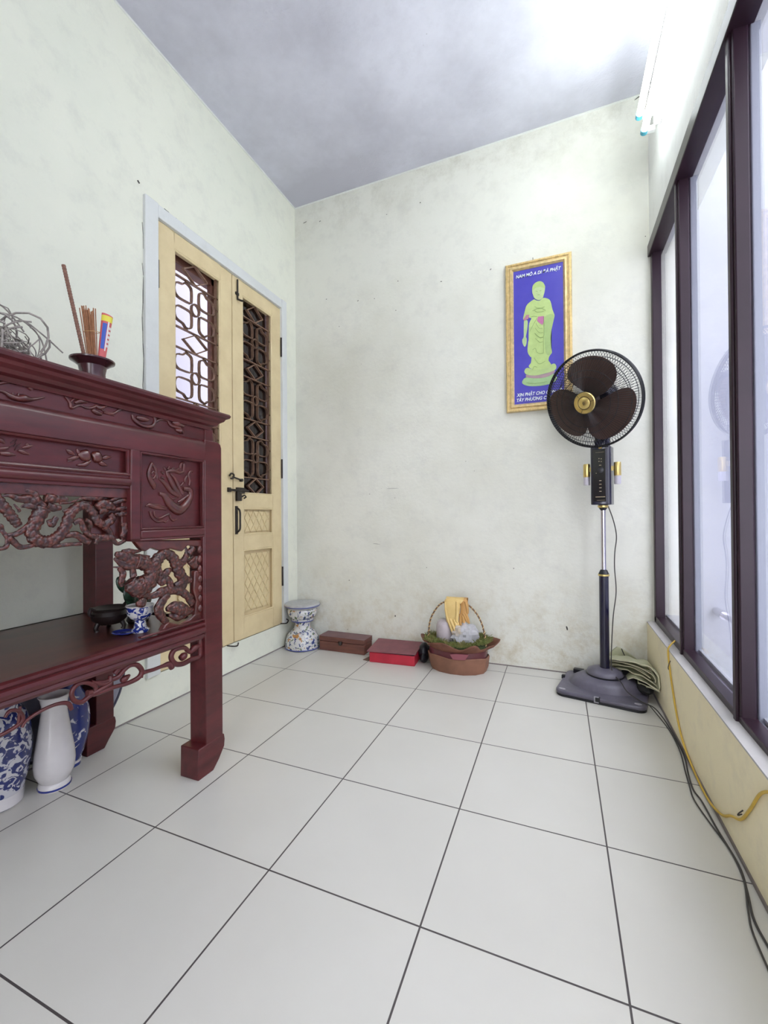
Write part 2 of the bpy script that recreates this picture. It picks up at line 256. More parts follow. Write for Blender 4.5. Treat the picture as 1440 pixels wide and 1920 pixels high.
DRAGON2=[('scale',[(-.0216,.7124,.0185),(-.0064,.6931,.0287),(.0252,.691,.03),(.0483,.711,.0268),(.0551,.7397,.0242),(.0723,.7647,.0204),(.1006,.7803,.0168),(.1298,.7621,.0182),(.1447,.7322,.0202),(.1638,.698,.0183),(.1915,.6812,.0107)]),('plain',[(.0002,.7663,.0223),(.0255,.7578,.0231),(.0484,.7435,.0205)]),('plain',[(-.065,.7935,.0063),(-.0478,.7878,.0129),(-.0243,.7772,.0168),(.0033,.7659,.0191)]),('plain',[(-.0678,.7815,.004),(-.0479,.7658,.01),(-.0244,.7548,.0134),(.0001,.7549,.0126)]),('plain',[(-.0449,.7986,.0053),(-.0242,.7982,.0079),(-.0059,.7953,.0068),(.0161,.7964,.0032)]),('plain',[(-.0152,.7848,.0055),(.0096,.7811,.0057),(.0453,.7763,.0027)]),('plain',[(-.0538,.7527,.007),(-.0422,.7347,.0101),(-.0482,.708,.0083),(-.0424,.6988,.003)]),('plain',[(-.0123,.7449,.0093),(-.0093,.7219,.0106)]),('plain',[(-.0708,.7569,.0017),(-.048,.7542,.0041)]),('scale',[(.1447,.7385,.017),(.168,.7455,.0135),(.1819,.7634,.0113),(.1841,.7827,.0065),(.1762,.7994,.0032)]),('plain',[(.192,.769,.014),(.2085,.7873,.0125),(.2004,.801,.0041)]),('plain',[(.2001,.7519,.0166),(.2207,.7333,.0188),(.2293,.759,.0129)]),('plain',[(.0347,.6544,.0087),(.058,.6546,.0104),(.0857,.6603,.0159),(.1144,.6616,.015),(.1182,.6795,.012),(.1073,.6966,.0125),(.0859,.6936,.0144),(.072,.7047,.0084)]),('plain',[(.0895,.7083,.0122),(.1074,.7212,.0125),(.1221,.7271,.006)]),('plain',[(.0757,.7433,.007),(.079,.7218,.012),(.0895,.7052,.013)]),('plain',[(.1144,.6616,.015),(.1519,.6537,.0149),(.1792,.6362,.0139),(.2013,.6159,.0143)]),('plain',[(.1367,.6704,.0115),(.1636,.6789,.0135),(.2017,.683,.0108)]),('plain',[(.107,.6505,.0148),(.0891,.6324,.0145),(.0749,.608,.0164),(.0887,.5778,.0131),(.1065,.5584,.009)]),('plain',[(.0028,.6574,.0083),(.0122,.6671,.015),(.0381,.6626,.0121)]),('plain',[(.1032,.6021,.0074),(.1288,.603,.0193),(.1592,.5904,.0241),(.1868,.5781,.0166),(.2113,.5795,.0068)]),('plain',[(.1139,.5813,.0053),(.1475,.5676,.0134),(.1827,.5693,.0082)]),('plain',[(.1599,.6986,.0119),(.1714,.6713,.0137),(.1674,.6559,.008)]),('plain',[(.1911,.6195,.0124),(.2073,.6,.0127)]),('plain',[(.025,.6504,.0099),(.0153,.6406,.0164),(-.0005,.638,.0064)])]
BRACE2=[[(.071,.5249),(.0922,.5557),(.1065,.5614),(.1474,.5439),(.1907,.5513),(.2112,.5631),(.2495,.5631),(.2536,.5166)],[(-.0119,.8284),(.2556,.8158),(.2553,.7633),(.2338,.792),(.1842,.8005),(.1604,.7814),(.1152,.7945),(.0725,.7918),(.0454,.8028),(.0257,.7927),(.0098,.8026)],[(.2122,.7111),(.2506,.7131),(.2538,.5537),(.2112,.5598),(.2199,.6108),(.2076,.646)]]
PHOENIX=[[(.0787,.9699,.0051),(.0964,.9656,.0088),(.1124,.9472,.0144),(.1287,.9302,.0168),(.154,.9199,.0183),(.1759,.9309,.0157),(.194,.9511,.0128),(.2032,.9715,.0102),(.1988,.9878,.0101),(.1719,.99,.0066)],[(.1586,.9644,.0096),(.1416,.9849,.0094),(.125,1.0085,.0083),(.1128,1.0284,.007),(.1068,1.0434,.0041)],[(.15,.9676,.0086),(.1228,.9805,.0083),(.1006,1.0034,.0069),(.0789,1.0172,.0023)],[(.1674,.9719,.0088),(.1524,.9996,.0065),(.1376,1.0234,.0055),(.1211,1.036,.0025)],[(.1048,1.0415,.0028),(.1336,1.0476,.0063),(.1591,1.0428,.0057),(.1767,1.0497,.004),(.1766,1.0425,.0022)],[(.0969,1.0561,.0032),(.1028,1.0464,.0045)],[(.1171,1.0582,.0029),(.1109,1.0489,.0041)],[(.1357,1.0565,.003),(.1253,1.0503,.0042)],[(.1549,1.0566,.003),(.1441,1.0503,.0043)],[(.0869,1.0399,.0024),(.0967,1.0339,.0044)],[(.0868,1.0229,.0024),(.0987,1.0187,.0044)],[(.1614,1.0573,.0044),(.1636,1.0718,.0053),(.1746,1.0766,.0045),(.1768,1.0642,.0054),(.1723,1.0511,.0036)],[(.1966,1.0023,.0046),(.2013,1.0209,.0055),(.1945,1.0386,.0046),(.2014,1.0502,.0046),(.213,1.0512,.0033)],[(.1809,1.0104,.0031),(.181,1.023,.0054),(.1877,1.0344,.0036)],[(.161,.9984,.0035),(.172,1.0098,.0044)],[(.0615,.9826,.0038),(.0596,.9958,.0095),(.0485,1.01,.0083),(.043,1.0293,.0075),(.0468,1.0461,.0064),(.0543,1.0618,.0053),(.0637,1.0511,.005),(.0713,1.0317,.0043),(.0731,1.0168,.0035)],[(.0523,1.0301,.0026),(.0599,1.0374,.0034),(.0674,1.0281,.0035),(.0579,1.0156,.0046),(.0485,1.0232,.0026)],[(.0315,.9296,.0022),(.0443,.9339,.0063),(.0593,.9292,.0076),(.0765,.9261,.0066),(.1041,.9213,.004)],[(.0481,.9356,.0019),(.0727,.9344,.0035),(.1082,.9265,.0024)],[(.0461,.9158,.0037),(.0535,.896,.0038),(.0724,.8824,.0039),(.0919,.8837,.004),(.1019,.8801,.0028),(.112,.8868,.002)],[(.0611,.9142,.0034),(.0648,.8992,.0034),(.0802,.8924,.0039),(.098,.899,.0036),(.1162,.9049,.0037),(.1223,.8919,.0037),(.1326,.8848,.0034),(.1474,.8898,.0017)],[(.0865,.9703,.002),(.1084,.9678,.0037),(.1289,.9546,.0038),(.1436,.9586,.0026)],[(.1499,.9446,.0034),(.1673,.9522,.0057),(.1783,.9597,.0045),(.1941,.9694,.0045)]]
FRIEZE=[[(-.3411,1.1958,.0026),(-.3214,1.2068,.0038),(-.3029,1.2155,.0043),(-.2837,1.2164,.0049),(-.2658,1.2053,.0046)],[(-.3376,1.186,.0026),(-.3197,1.1842,.0034),(-.3086,1.1782,.0066),(-.2973,1.1766,.0067),(-.2818,1.1805,.0094),(-.2658,1.1822,.0046),(-.2389,1.1936,.0018)],[(-.3048,1.1881,.0019),(-.303,1.173,.0027)],[(-.2934,1.1889,.0024),(-.2954,1.1771,.0036)],[(-.1925,1.2078,.0019),(-.1798,1.1936,.0039),(-.1763,1.1819,.0044),(-.157,1.1927,.0025),(-.1397,1.1903,.0031),(-.1245,1.1938,.0037),(-.1088,1.2026,.0033),(-.0928,1.193,.0028),(-.068,1.1903,.0035),(-.0509,1.2023,.0036),(-.0362,1.214,.003)],[(-.1691,1.1961,.0035),(-.1545,1.2047,.0066),(-.1371,1.2051,.0026)],[(-.1786,1.1963,.0019),(-.1714,1.2056,.0025),(-.1521,1.213,.0015)],[(-.1245,1.1885,.0037),(-.1115,1.1836,.007),(-.0982,1.1825,.0044)],[(-.1167,1.2034,.0021),(-.1035,1.1986,.006),(-.0846,1.2083,.0028)],[(-.0928,1.1876,.0028),(-.0624,1.1861,.0017)],[(-.0064,1.2,.0032),(.0014,1.1847,.0054),(.0282,1.1737,.0056),(.0591,1.1786,.0059),(.0707,1.1986,.0048),(.0621,1.2121,.0041),(.0422,1.2104,.0029)],[(.0067,1.1955,.0044),(.0283,1.1951,.009),(.0478,1.1965,.0046)],[(-.0039,1.1909,.0043),(.012,1.1795,.0066)],[(.062,1.1842,.0035),(.0885,1.2058,.0043),(.1158,1.2077,.0044),(.1283,1.1943,.0052),(.1604,1.1923,.006),(.1803,1.1784,.0041)],[(.1347,1.2062,.0039),(.1539,1.2046,.0107),(.1805,1.2015,.0041)],[(.1473,1.1845,.004),(.167,1.1826,.0095)]]
DRAWER=[[(-.1661,1.0604,.0024),(-.1588,1.0613,.0124),(-.149,1.0613,.0162),(-.1403,1.0624,.0154),(-.1353,1.063,.0051)],[(-.1315,1.0622,.0026),(-.1263,1.0629,.0131),(-.116,1.0615,.0171),(-.1081,1.0612,.0135),(-.1028,1.0618,.0043)],[(-.1942,1.0704,.0014),(-.185,1.0655,.0061),(-.1745,1.0606,.0019)],[(-.192,1.0461,.0014),(-.178,1.0502,.0062),(-.1637,1.0557,.0024)],[(-.1686,1.0338,.0014),(-.1491,1.0371,.006),(-.1328,1.0491,.002)],[(-.1028,1.0592,.0022),(-.092,1.0631,.0066),(-.0769,1.0663,.0014)],[(-.1134,1.0487,.0021),(-.1029,1.0446,.007),(-.0881,1.0403,.0014)],[(-.1684,1.0764,.0015),(-.1649,1.0681,.0049),(-.1588,1.0613,.002)],[(-.1081,1.073,.0016),(-.1054,1.0654,.0038)],[(-.192,1.0412,.0012),(-.1781,1.0452,.0024)],[(-.3063,1.066,.0046),(-.3059,1.0658,.0046)],[(-.3109,1.0731,.0057),(-.3104,1.0727,.0057)],[(-.3034,1.0753,.0058),(-.3028,1.075,.0058)],[(-.2977,1.0684,.0058),(-.2972,1.0678,.0058)],[(-.3044,1.0585,.0057),(-.3036,1.0582,.0057)],[(-.3133,1.0628,.0056),(-.3128,1.0622,.0056)],[(-.3337,1.0425,.0036),(-.3193,1.0433,.0056),(-.3035,1.0426,.0011)],[(-.2987,1.0548,.0019),(-.2891,1.0516,.0051),(-.2754,1.0478,.0012)],[(-.291,1.0615,.0016),(-.2813,1.0652,.0044),(-.2684,1.0698,.001)],[(-.2842,1.0693,.001),(-.2803,1.071,.0036),(-.2774,1.0669,.0016)],[(-.339,1.0536,.0025),(-.3265,1.0543,.0044),(-.3174,1.0578,.0019)],[(-.3372,1.0754,.0036),(-.3301,1.0722,.0047),(-.3247,1.0665,.0018)]]
FRET=[[(.2405,.4764,.009),(.2381,.447,.009),(.2357,.4126,.009),(.2001,.4122,.0086),(.1641,.4093,.0083),(.1335,.4193,.0087),(.1187,.4443,.0085),(.1281,.4631,.0086),(.1489,.4664,.0088),(.1722,.4595,.0074),(.1881,.4452,.0059)],[(.1564,.4293,.0106),(.1681,.4336,.0124),(.1781,.4385,.0067)],[(.1761,.452,.005),(.1962,.4395,.0085),(.2127,.4477,.0113),(.2381,.4503,.0072)],[(.1222,.4091,.0086),(.1113,.425,.0092),(.0862,.4272,.0059),(.0552,.4272,.0057),(.0191,.4293,.0061),(.0126,.4172,.0047)],[(-.1321,.4227,.006),(-.1062,.4216,.0063),(-.0736,.4211,.006),(-.0334,.417,.0063),(.0032,.4206,.0073),(.0143,.4367,.0074),(.0002,.4586,.0072),(-.0212,.4657,.0064),(-.042,.4588,.0068),(-.0594,.4457,.0073),(-.0791,.4446,.0065)],[(-.0509,.4317,.0062),(-.0392,.433,.0094),(-.0243,.4388,.0032)],[(-.0707,.4577,.0077),(-.0564,.4691,.0073),(-.0302,.4686,.0044)],[(-.0845,.4572,.0035),(-.0818,.4429,.0071)],[(-.1218,.4535,.0039),(-.1008,.4472,.0046),(-.0791,.4446,.0047)],[(-.0808,.4339,.006),(-.1345,.4243,.0065),(-.1597,.4151,.0062),(-.1798,.4296,.006),(-.1829,.4517,.0059),(-.1697,.4655,.0061),(-.1471,.4614,.0054),(-.1236,.4418,.0056),(-.128,.4261,.0042)],[(-.1451,.4327,.0082),(-.1323,.4299,.0074)],[(-.1344,.4589,.0046),(-.0992,.4393,.0053),(-.0714,.445,.0045)],[(-.1839,.4063,.0047),(-.1936,.4261,.0055),(-.2219,.4345,.0044),(-.2577,.4319,.0042),(-.2848,.4226,.004),(-.293,.4112,.0032)],[(-.3527,.414,.0039),(-.3351,.4126,.0043),(-.3074,.4179,.0045),(-.2913,.4293,.0047),(-.2993,.4517,.0042),(-.3167,.4591,.0041),(-.3259,.4484,.0033)],[(-.301,.4187,.0032),(-.2961,.4616,.0032)]]
TARP=[[(.5217,1.628,.1298),(.5634,1.5779,.1463),(.6063,1.5265,.1591),(.6466,1.478,.169),(.6788,1.4395,.171),(.7021,1.4115,.1485),(.7161,1.3947,.1157),(.7166,1.3941,.0917),(.7073,1.4053,.0779),(.669,1.4512,.0755),(.638,1.4884,.0742)],[(.5215,1.6282,.1158),(.5721,1.5675,.1348),(.6225,1.507,.1435),(.6619,1.4597,.1431),(.6874,1.4291,.1341),(.6989,1.4153,.118),(.6995,1.4146,.0998)],[(.5211,1.6287,.0596),(.563,1.5784,.0916),(.5992,1.535,.1046),(.6222,1.5074,.102),(.6539,1.4693,.1069),(.6782,1.4402,.0998),(.6987,1.4155,.0891),(.713,1.3984,.0834)],[(.6153,1.5157,.05),(.5987,1.5356,.0513),(.592,1.5436,.0563),(.5989,1.5353,.0735),(.6188,1.5114,.0892),(.646,1.4788,.0939),(.6721,1.4475,.0899),(.6987,1.4156,.0829),(.7115,1.4002,.0784)],[(.612,1.5197,.0481),(.6217,1.5079,.043),(.62,1.51,.031),(.6101,1.5218,.0273),(.5986,1.5357,.0357),(.5937,1.5416,.0506)],[(.5232,1.6262,.091),(.5719,1.5677,.1145),(.6126,1.5189,.1273),(.6463,1.4784,.1261),(.6693,1.4508,.1177),(.6843,1.4329,.1137)]]
TARPTRI=[(.5241,.1097),(.5415,.1501),(.5715,.1797),(.5924,.1737),(.6378,.1447),(.6824,.1102),(.7226,.0919),(.6291,.0988)]
TARPDARK=[(.5764,1.5623,.027),(.6051,1.5279,.0198),(.6534,1.47,.0364),(.7158,1.395,.0811),(.714,1.3972,.0312),(.6835,1.4338,.0134),(.6453,1.4796,.0101),(.6215,1.5082,.0167)]
GLOVES={'front': {'out': [(-.3304,.3915),(-.3211,.4067),(-.2786,.4137),(-.2367,.4124),(-.2176,.4058),(-.2353,.3919),(-.2405,.3502),(-.2472,.3147),(-.2491,.2859),(-.2382,.2456),(-.2446,.2419),(-.2702,.2586),(-.2962,.2562),(-.3124,.2676),(-.3221,.286),(-.3282,.3402)],'f': [[(-.3122,.2965,.0085),(-.2962,.2562,.0085),(-.2804,.2113,.0065)],[(-.2959,.2947,.0091),(-.2736,.2455,.0091),(-.2578,.204,.0071)],[(-.2732,.2902,.0097),(-.2542,.2473,.009),(-.2401,.2137,.0071)],[(-.2545,.3969,.0084),(-.2534,.346,.0103),(-.257,.2916,.009),(-.2555,.2822,.0071)],[(-.3245,.3887,.0053),(-.3216,.3407,.0066),(-.3122,.2933,.0066)]]},'right': {'out': [(-.2368,.4076),(-.2112,.4141),(-.1981,.3977),(-.1952,.36),(-.1936,.3318),(-.2058,.3055),(-.2092,.2863),(-.2379,.2742),(-.2442,.2927),(-.2406,.3311),(-.2372,.3568)],'f': [[(-.2088,.3337,.0083),(-.1964,.3032,.0076),(-.1896,.2785,.0057)],[(-.2215,.3327,.0083),(-.209,.3052,.0076),(-.1981,.2841,.0057)],[(-.2375,.325,.0077),(-.2378,.2869,.0083),(-.2364,.2633,.0071)],[(-.2248,.3166,.0083),(-.2171,.2824,.0089),(-.2126,.2591,.0064)],[(-.2082,.4001,.0083),(-.199,.3629,.0082),(-.1967,.3347,.007)]]}}
WMARKS=[(-0.512,2.893,0.006,0.004,0.3),(-0.744,2.881,0.004,0.003,0),(-1.203,2.411,0.005,0.003,0.5),(-0.959,2.351,0.007,0.003,0.5),(-0.38,2.358,0.008,0.003,0),(-0.669,2.423,0.004,0.003,0),(-0.685,2.234,0.004,0.003,0),(-0.075,2.366,0.008,0.003,0.7),(-1.04,0.451,0.005,0.004,0),(-0.706,0.235,0.006,0.007,0),(-1.055,0.114,0.003,0.003,0),(-0.49,0.56,0.003,0.003,0),(-1.251,2.972,0.01,0.003,0.4),(-1.374,2.997,0.02,0.003,0.2),(0.7,3.109,0.02,0.004,0.5),(-0.837,2.342,0.004,0.003,0),(0.727,2.36,0.003,0.003,0),(0.326,0.252,0.006,0.016,0.3),(-0.835,0.703,0.03,0.0012,-0.05),(-0.721,1.069,0.05,0.0012,-0.0),(-1.104,2.202,0.004,0.003,0),(0.729,3.089,0.003,0.002,0)]
BLADE0=60

# ================= room shell =================
XL,XR,YB,ZC=-1.46,.745,1.715,3.12
struct(MB().box(-1.62,.86,-2.8,1.85,-.1,0).build('floor',M_FLOOR,smooth=False),'cream square floor tiles with dark grout','floor')
struct(MB().box(-1.62,.9,-2.8,1.85,ZC,ZC+.12).build('ceiling',M_CEIL,smooth=False),'mottled bluish grey plaster ceiling','ceiling')
b=MB(); b.box(-1.62,XL,-2.8,.56,0,ZC); b.box(-1.62,XL,1.53,1.85,0,ZC); b.box(-1.62,XL,.56,1.53,0,.16); b.box(-1.62,XL,.56,1.53,2.31,ZC)
struct(b.build('wall_left',M_LEFT,smooth=False),'pale green wall with the double door','wall')
struct(MB().box(-1.46,.9,YB,YB+.13,0,ZC).build('wall_back',M_BACK,smooth=False),'stained off-white end wall behind the fan','wall')
b=MB(); b.box(-1.62,0,-2.8,-2.68,0,ZC); b.box(.65,.9,-2.8,-2.68,0,ZC); b.box(0,.65,-2.8,-2.68,2.15,ZC)
struct(b.build('wall_rear',M_RIGHT,smooth=False),'wall behind the viewer with an open doorway','wall')
# right: low wall, cement sill, wall over the window
bw=MB(); bw.add([(x,y,z) for x in (.715,.86) for y,zt in ((-2.7,.255),(YB,.320)) for z in (0,zt)],[(0,1,3,2),(4,6,7,5),(0,4,5,1),(2,3,7,6),(0,2,6,4),(1,5,7,3)])
struct(bw.build('wall_right',M_LOW,smooth=False),'low cream yellow wall under the glazing','wall')
b=MB(); b.add([(.7145,-2.7,.26),(.7145,YB,.325),(.76,YB,.331),(.76,-2.7,.285),(.7145,-2.7,.2545),(.7145,YB,.3195),(.9,-2.7,.24),(.9,YB,.24),(.9,YB,.331),(.9,-2.7,.285)],[(0,1,2,3),(3,2,8,9),(4,5,1,0),(6,7,5,4),(9,8,7,6),(0,3,9,6,4),(1,5,7,8,2)])
struct(b.build('trim_1',M_SILL,smooth=False),'grey cement window sill','sill')
b=MB(); b.box(XR,.9,-2.7,YB,2.30,ZC); b.box(XR,.9,-2.7,-1.6,.27,2.3)
struct(b.build('wall_right_upper',M_RIGHT,smooth=False),'white wall over the window','wall')
b=MB()
for a_,c_ in (((XL,-2.68,ZC),(XL,YB,ZC)),((XL,YB,ZC),(XR,YB,ZC))): b.sweep([a_,c_],.007,6)
struct(b.build('trim_2',mat('cove_line',(.7,.72,.68),.8)),'thin pale line where ceiling meets walls','trim')
b=MB()
b.box(XL,XL+.003,-2.68,YB,0,.006); b.box(.712,.7155,-2.68,YB,0,.012); b.box(XL,.7155,YB-.003,YB,0,.006)
struct(b.build('trim_3',mat('dirty_joint',(.23,.2,.19),.9),smooth=False),'dirty joint along the foot of the walls','trim')
# light wells seen through the glazing and the door grille
b=MB(); b.box(.9,4.6,1.73,1.85,-.1,3.6)
struct(b.build('wall_outside',M_OUT,smooth=False),'pale lavender wall outside the window','wall')
struct(MB().box(.86,4.6,-3.2,1.85,-.15,-.02).build('ground_outside',mat('outside_floor',(.6,.6,.66),.8),smooth=False),'pale ground outside the window','ground')
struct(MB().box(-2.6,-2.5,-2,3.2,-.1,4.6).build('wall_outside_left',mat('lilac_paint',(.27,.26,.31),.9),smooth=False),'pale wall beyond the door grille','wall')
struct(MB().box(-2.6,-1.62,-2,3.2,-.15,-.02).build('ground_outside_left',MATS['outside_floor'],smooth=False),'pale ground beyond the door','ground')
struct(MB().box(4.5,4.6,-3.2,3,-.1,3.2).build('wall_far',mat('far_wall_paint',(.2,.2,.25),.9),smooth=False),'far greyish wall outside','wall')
# handrail outside
b=MB(); b.sweep([(1.02,1.62,.40),(1.02,.2,.40)],.012,12); b.sweep([(1.02,1.62,.40),(1.02,1.74,.40)],.02,12)
h=b.build('handrail',M_CHROME); tag(h,'slim metal rail seen low through the second window pane','rail')

# ================= window =================
w=thing('window_1','dark brown framed glazing along the right side','window',(.77,0,.3),kind='structure')
b=MB()
def skew(z0,z1,y0,y1,x0,x1): # rail following the slightly falling sill
    g=lambda y:.331+(y-YB)*.0103*2.6
    return [(x,y,z+g(y)) for x in(x0,x1) for y in(y0,y1) for z in(z0,z1)]
FB=[(0,1,3,2),(4,6,7,5),(0,4,5,1),(2,3,7,6),(0,2,6,4),(1,5,7,3)]
b.add(skew(-.004,.030,-1.6,YB-.004,.748,.79),FB)
b.box(.735,.80,-1.6,YB,2.245,2.305); b.box(.748,.79,1.675,YB-.004,.33,2.25); b.box(.748,.80,-1.6,-1.55,.25,2.25)
b.build('window_frame',M_WINF,w,bevel=.003)
for ym in (1.155,.575,0.0,-.57,-1.1):
    w2=.045 if ym>1 else .048
    b=MB(); b.box(.749,.786,ym,ym+w2,.30,2.25); b.box(.742,.752,ym+.012,ym+w2-.012,.30,2.25)
    b.build('mullion',M_WINF,w,bevel=.004)
    b=MB(); b.box(.79,.815,ym+.002,ym+w2+.004,.30,2.25); o=b.build('outer_stile',mat('grey_outer_frame',(.33,.35,.40),.5),w,bevel=.003); o['label']='pale grey outer frame seen through the glass'
ys=[YB-.035,1.2,.623,.048,-.522,-1.052,-1.55]
ye=[1.2-.045,.623-.048,.0,-.57,-1.1]
for i in range(6):
    y1=[1.68,1.157,.577,.002,-.568,-1.098][i]; y0=[1.198,.621,.046,-.524,-1.054,-1.55][i]
    MB().box(.778,.782,y0,y1,.34,2.25).build('glass_pane',M_GLASS,w,smooth=False)
b=MB(); b.add([(x,y,z) for x,y,z in skew(.026,.036,-1.6,YB,.80,.88)],FB); o=b.build('outer_track',mat('pale_track',(.42,.43,.46),.5),w); o['label']='pale grey track outside the glass'

# ================= fluorescent fitting =================
L1=thing('fluorescent_light','white twin tube fluorescent fitting high on the right wall','light',(.745,.8,2.75))
b=MB(); b.box(.715,.745,.10,1.42,2.70,2.80); b.build('housing',M_WHITE,L1,bevel=.006)
em=mat('lit_tube',(.90,.96,.97),.4,emit=TUBE)
for xx,zz,yo in ((.662,2.785,.02),(.678,2.69,0)):
    b=MB(); b.sweep([(xx,.14,zz),(xx,1.405+yo,zz)],.0145,16); o=b.build('tube',em,L1); o['label']='glowing white tube'
    for yy in (.12,1.405+yo):
        b=MB(); b.sweep([(xx,yy,zz),(xx,yy+.022,zz)],.0165,16); b.build('end_cap',M_CAP,L1)
        b=MB(); b.box(xx-.01,.72,yy+.004,yy+.024,zz-.012,zz+.012); b.build('lamp_holder',M_WHITE,L1,bevel=.002)

# ================= double door in the left wall =================
D=thing('door_1','cream double door with metal grilles in the left wall','door',(XL,1.04,.16),kind='structure')
b=MB(); b.box(-1.60,-1.444,.492,.562,0.16,2.375); b.box(-1.60,-1.444,1.532,1.585,.16,2.375); b.box(-1.60,-1.446,.562,1.532,2.312,2.372)
b.build('door_frame',M_TRIM,D,bevel=.003)
random.seed(4)
b=MB()
def crack(y0,z0,y1,z1,x=XL+.001,n=14,amp=.004,wd=.0022):
    pts=[(y0+(y1-y0)*i/n+random.uniform(-amp,amp),z0+(z1-z0)*i/n+random.uniform(-amp,amp)) for i in range(n+1)]
    for i in range(n):
        if random.random()<.8: b.ribbon(pts[i:i+2],random.uniform(.4,1.3)*wd,x-.002,x+.0008)
crack(.50,2.378,.72,2.377,wd=.006,amp=.005); crack(.72,2.377,1.2,2.376,wd=.002); crack(1.2,2.375,1.59,2.374,wd=.004); crack(1.588,.3,1.588,2.36,wd=.0025,n=30)
crack(.489,.5,.489,2.37,wd=.0015,n=30); crack(.46,2.42,.475,2.41,wd=.006,n=2)
o=b.build('paint_crack',M_LINE,D); o['label']='dark cracks in the paint around the frame'
def lattice(b,y0,y1,z0,z1,px=.055,pz=.085,t=.007,x0=-1.479,x1=-1.4705):
    import itertools
    H=z1-z0; Wd=y1-y0; sl=pz/px
    for sgn in (1,-1):
        k=-int(H/pz)-2
        while k<int((Wd/px))+int(H/pz)+3:
            ys_=y0+k*px; seg=[]
            for i in range(121):
                u=i/120*H; yy=ys_+sgn*u/sl; 
                if y0<=yy<=y1: seg.append((yy,z0+u))
            if len(seg)>3: b.ribbon([seg[0],seg[-1]],t,x0,x1)
            k+=1
def leaf(y0,y1,oy0,oy1,glazed):
    X0,X1=-1.495,-1.458
    b=MB(); b.box(X0,X1,y0,oy0,.165,2.305); b.box(X0,X1,oy1,y1,.165,2.305)
    for z0,z1 in ((2.222,2.305),(.945,1.03),(.692,.78),(.165,.288)): b.box(X0,X1,oy0,oy1,z0,z1)
    b.box(X0,-1.482,oy0,oy1,.28,.70); b.box(X0,-1.482,oy0,oy1,.77,.95)
    d=b.build('door_leaf',M_DOOR,D,bevel=.003)
    b=MB()   # moulding round the openings
    for z0,z1 in ((1.03,2.222),(.78,.945),(.288,.692)):
        for yy in (oy0+.004,oy1-.004): b.sweep([(-1.463,yy,z0),(-1.463,yy,z1)],.006,6)
        for zz in (z0+.004,z1-.004): b.sweep([(-1.463,oy0,zz),(-1.463,oy1,zz)],.006,6)
    b.build('moulding',M_DOOR,d)
    for z0,z1 in ((.80,.925),(.318,.662)):
        b=MB(); b.box(-1.483,-1.476,oy0+.03,oy1-.03,z0,z1); lattice(b,oy0+.03,oy1-.03,z0,z1); b.build('lattice_panel',M_DOOR,d,bevel=.0008,seg=1)
    # grille: diamonds between paired bars, ogee crosses between
    b=MB(); c=(oy0+oy1)/2; Wh=(oy1-oy0)/2; t=.0055; XA,XB=-1.492,-1.476
    bars=[2.116,1.857,1.753,1.495,1.39,1.133]
    for z in bars: b.ribbon([(oy0,z),(oy1,z)],t,XA,XB)
    for yy in (oy0+.006,oy1-.012): b.ribbon([(yy,1.03),(yy,2.222)],t,XA,XB)
    for z0,z1 in ((2.116,2.222),(1.753,1.857),(1.39,1.495),(1.03,1.133)):
        m_=(z0+z1)/2; h=(z1-z0)/2*.96; q=Wh*.52
        b.ribbon([(c,m_+h),(c+q,m_),(c,m_-h),(c-q,m_),(c,m_+h)],t,XA,XB)
    lobe=[(.86,.48),(.82,.66),(.70,.74),(.52,.78),(.44,.88),(.36,.90),(.22,.84),(.16,.70),(.16,.30),(.22,.17),(.50,.15),(.72,.17),(.84,.30),(.86,.48)]
    for z0,z1 in ((1.857,2.116),(1.495,1.753),(1.133,1.39)):
        m_=(z0+z1)/2; H=(z1-z0)/2
        for su in(1,-1):
            for sv in(1,-1):
                b.ribbon([(c+su*Wh*u,m_+sv*H*v) for u,v in crv(lobe,2)],t,XA,XB)
                b.ribbon([(c+su*Wh*.86,m_+sv*H*.48),(c+su*Wh,m_+sv*H*.48)],t,XA,XB)
                b.ribbon([(c+su*Wh*.38,m_+sv*H*.9),(c+su*Wh*.38,m_+sv*H)],t,XA,XB)
        b.ribbon([(c+Wh*.17*math.cos(a*PI/6),m_+Wh*.2*math.sin(a*PI/6)) for a in range(13)],t,XA,XB)
    g=b.build('grille',M_GRILL,d,smooth=False)
    b=MB()
    if glazed:
        b.box(-1.4975,-1.495,oy0,oy1,1.03,2.222); o=b.build('glass_pane',M_GLASSD,d,smooth=False); o['label']='dark reflecting glass behind the grille'
    return d
dl=leaf(.565,1.062,.660,.972,False)
dr=leaf(1.068,1.528,1.150,1.436,True)
# inner casements behind the leaves
b=MB(); b.box(-1.53,-1.502,.945,.99,1.02,2.24); b.box(-1.53,-1.502,.640,.662,1.02,2.24); b.box(-1.56,-1.502,.655,.98,2.19,2.26); b.box(-1.56,-1.502,.655,.98,1.0,1.035)
o=b.build('inner_casement',M_BROWN,D,bevel=.003); o['label']='red brown inner frame behind the open grille'
b=MB(); b.box(-1.53,-1.515,1.145,1.44,1.02,2.24); 
for k in range(9): b.box(-1.517,-1.508,1.155+k*.032,1.172+k*.032,1.03,2.23)
for zz in (1.2,1.55,1.9): b.box(-1.517,-1.505,1.145,1.44,zz,zz+.03)
o=b.build('inner_shutter',M_BROWN,D,bevel=.002); o['label']='dark brown slatted shutter behind the glass'
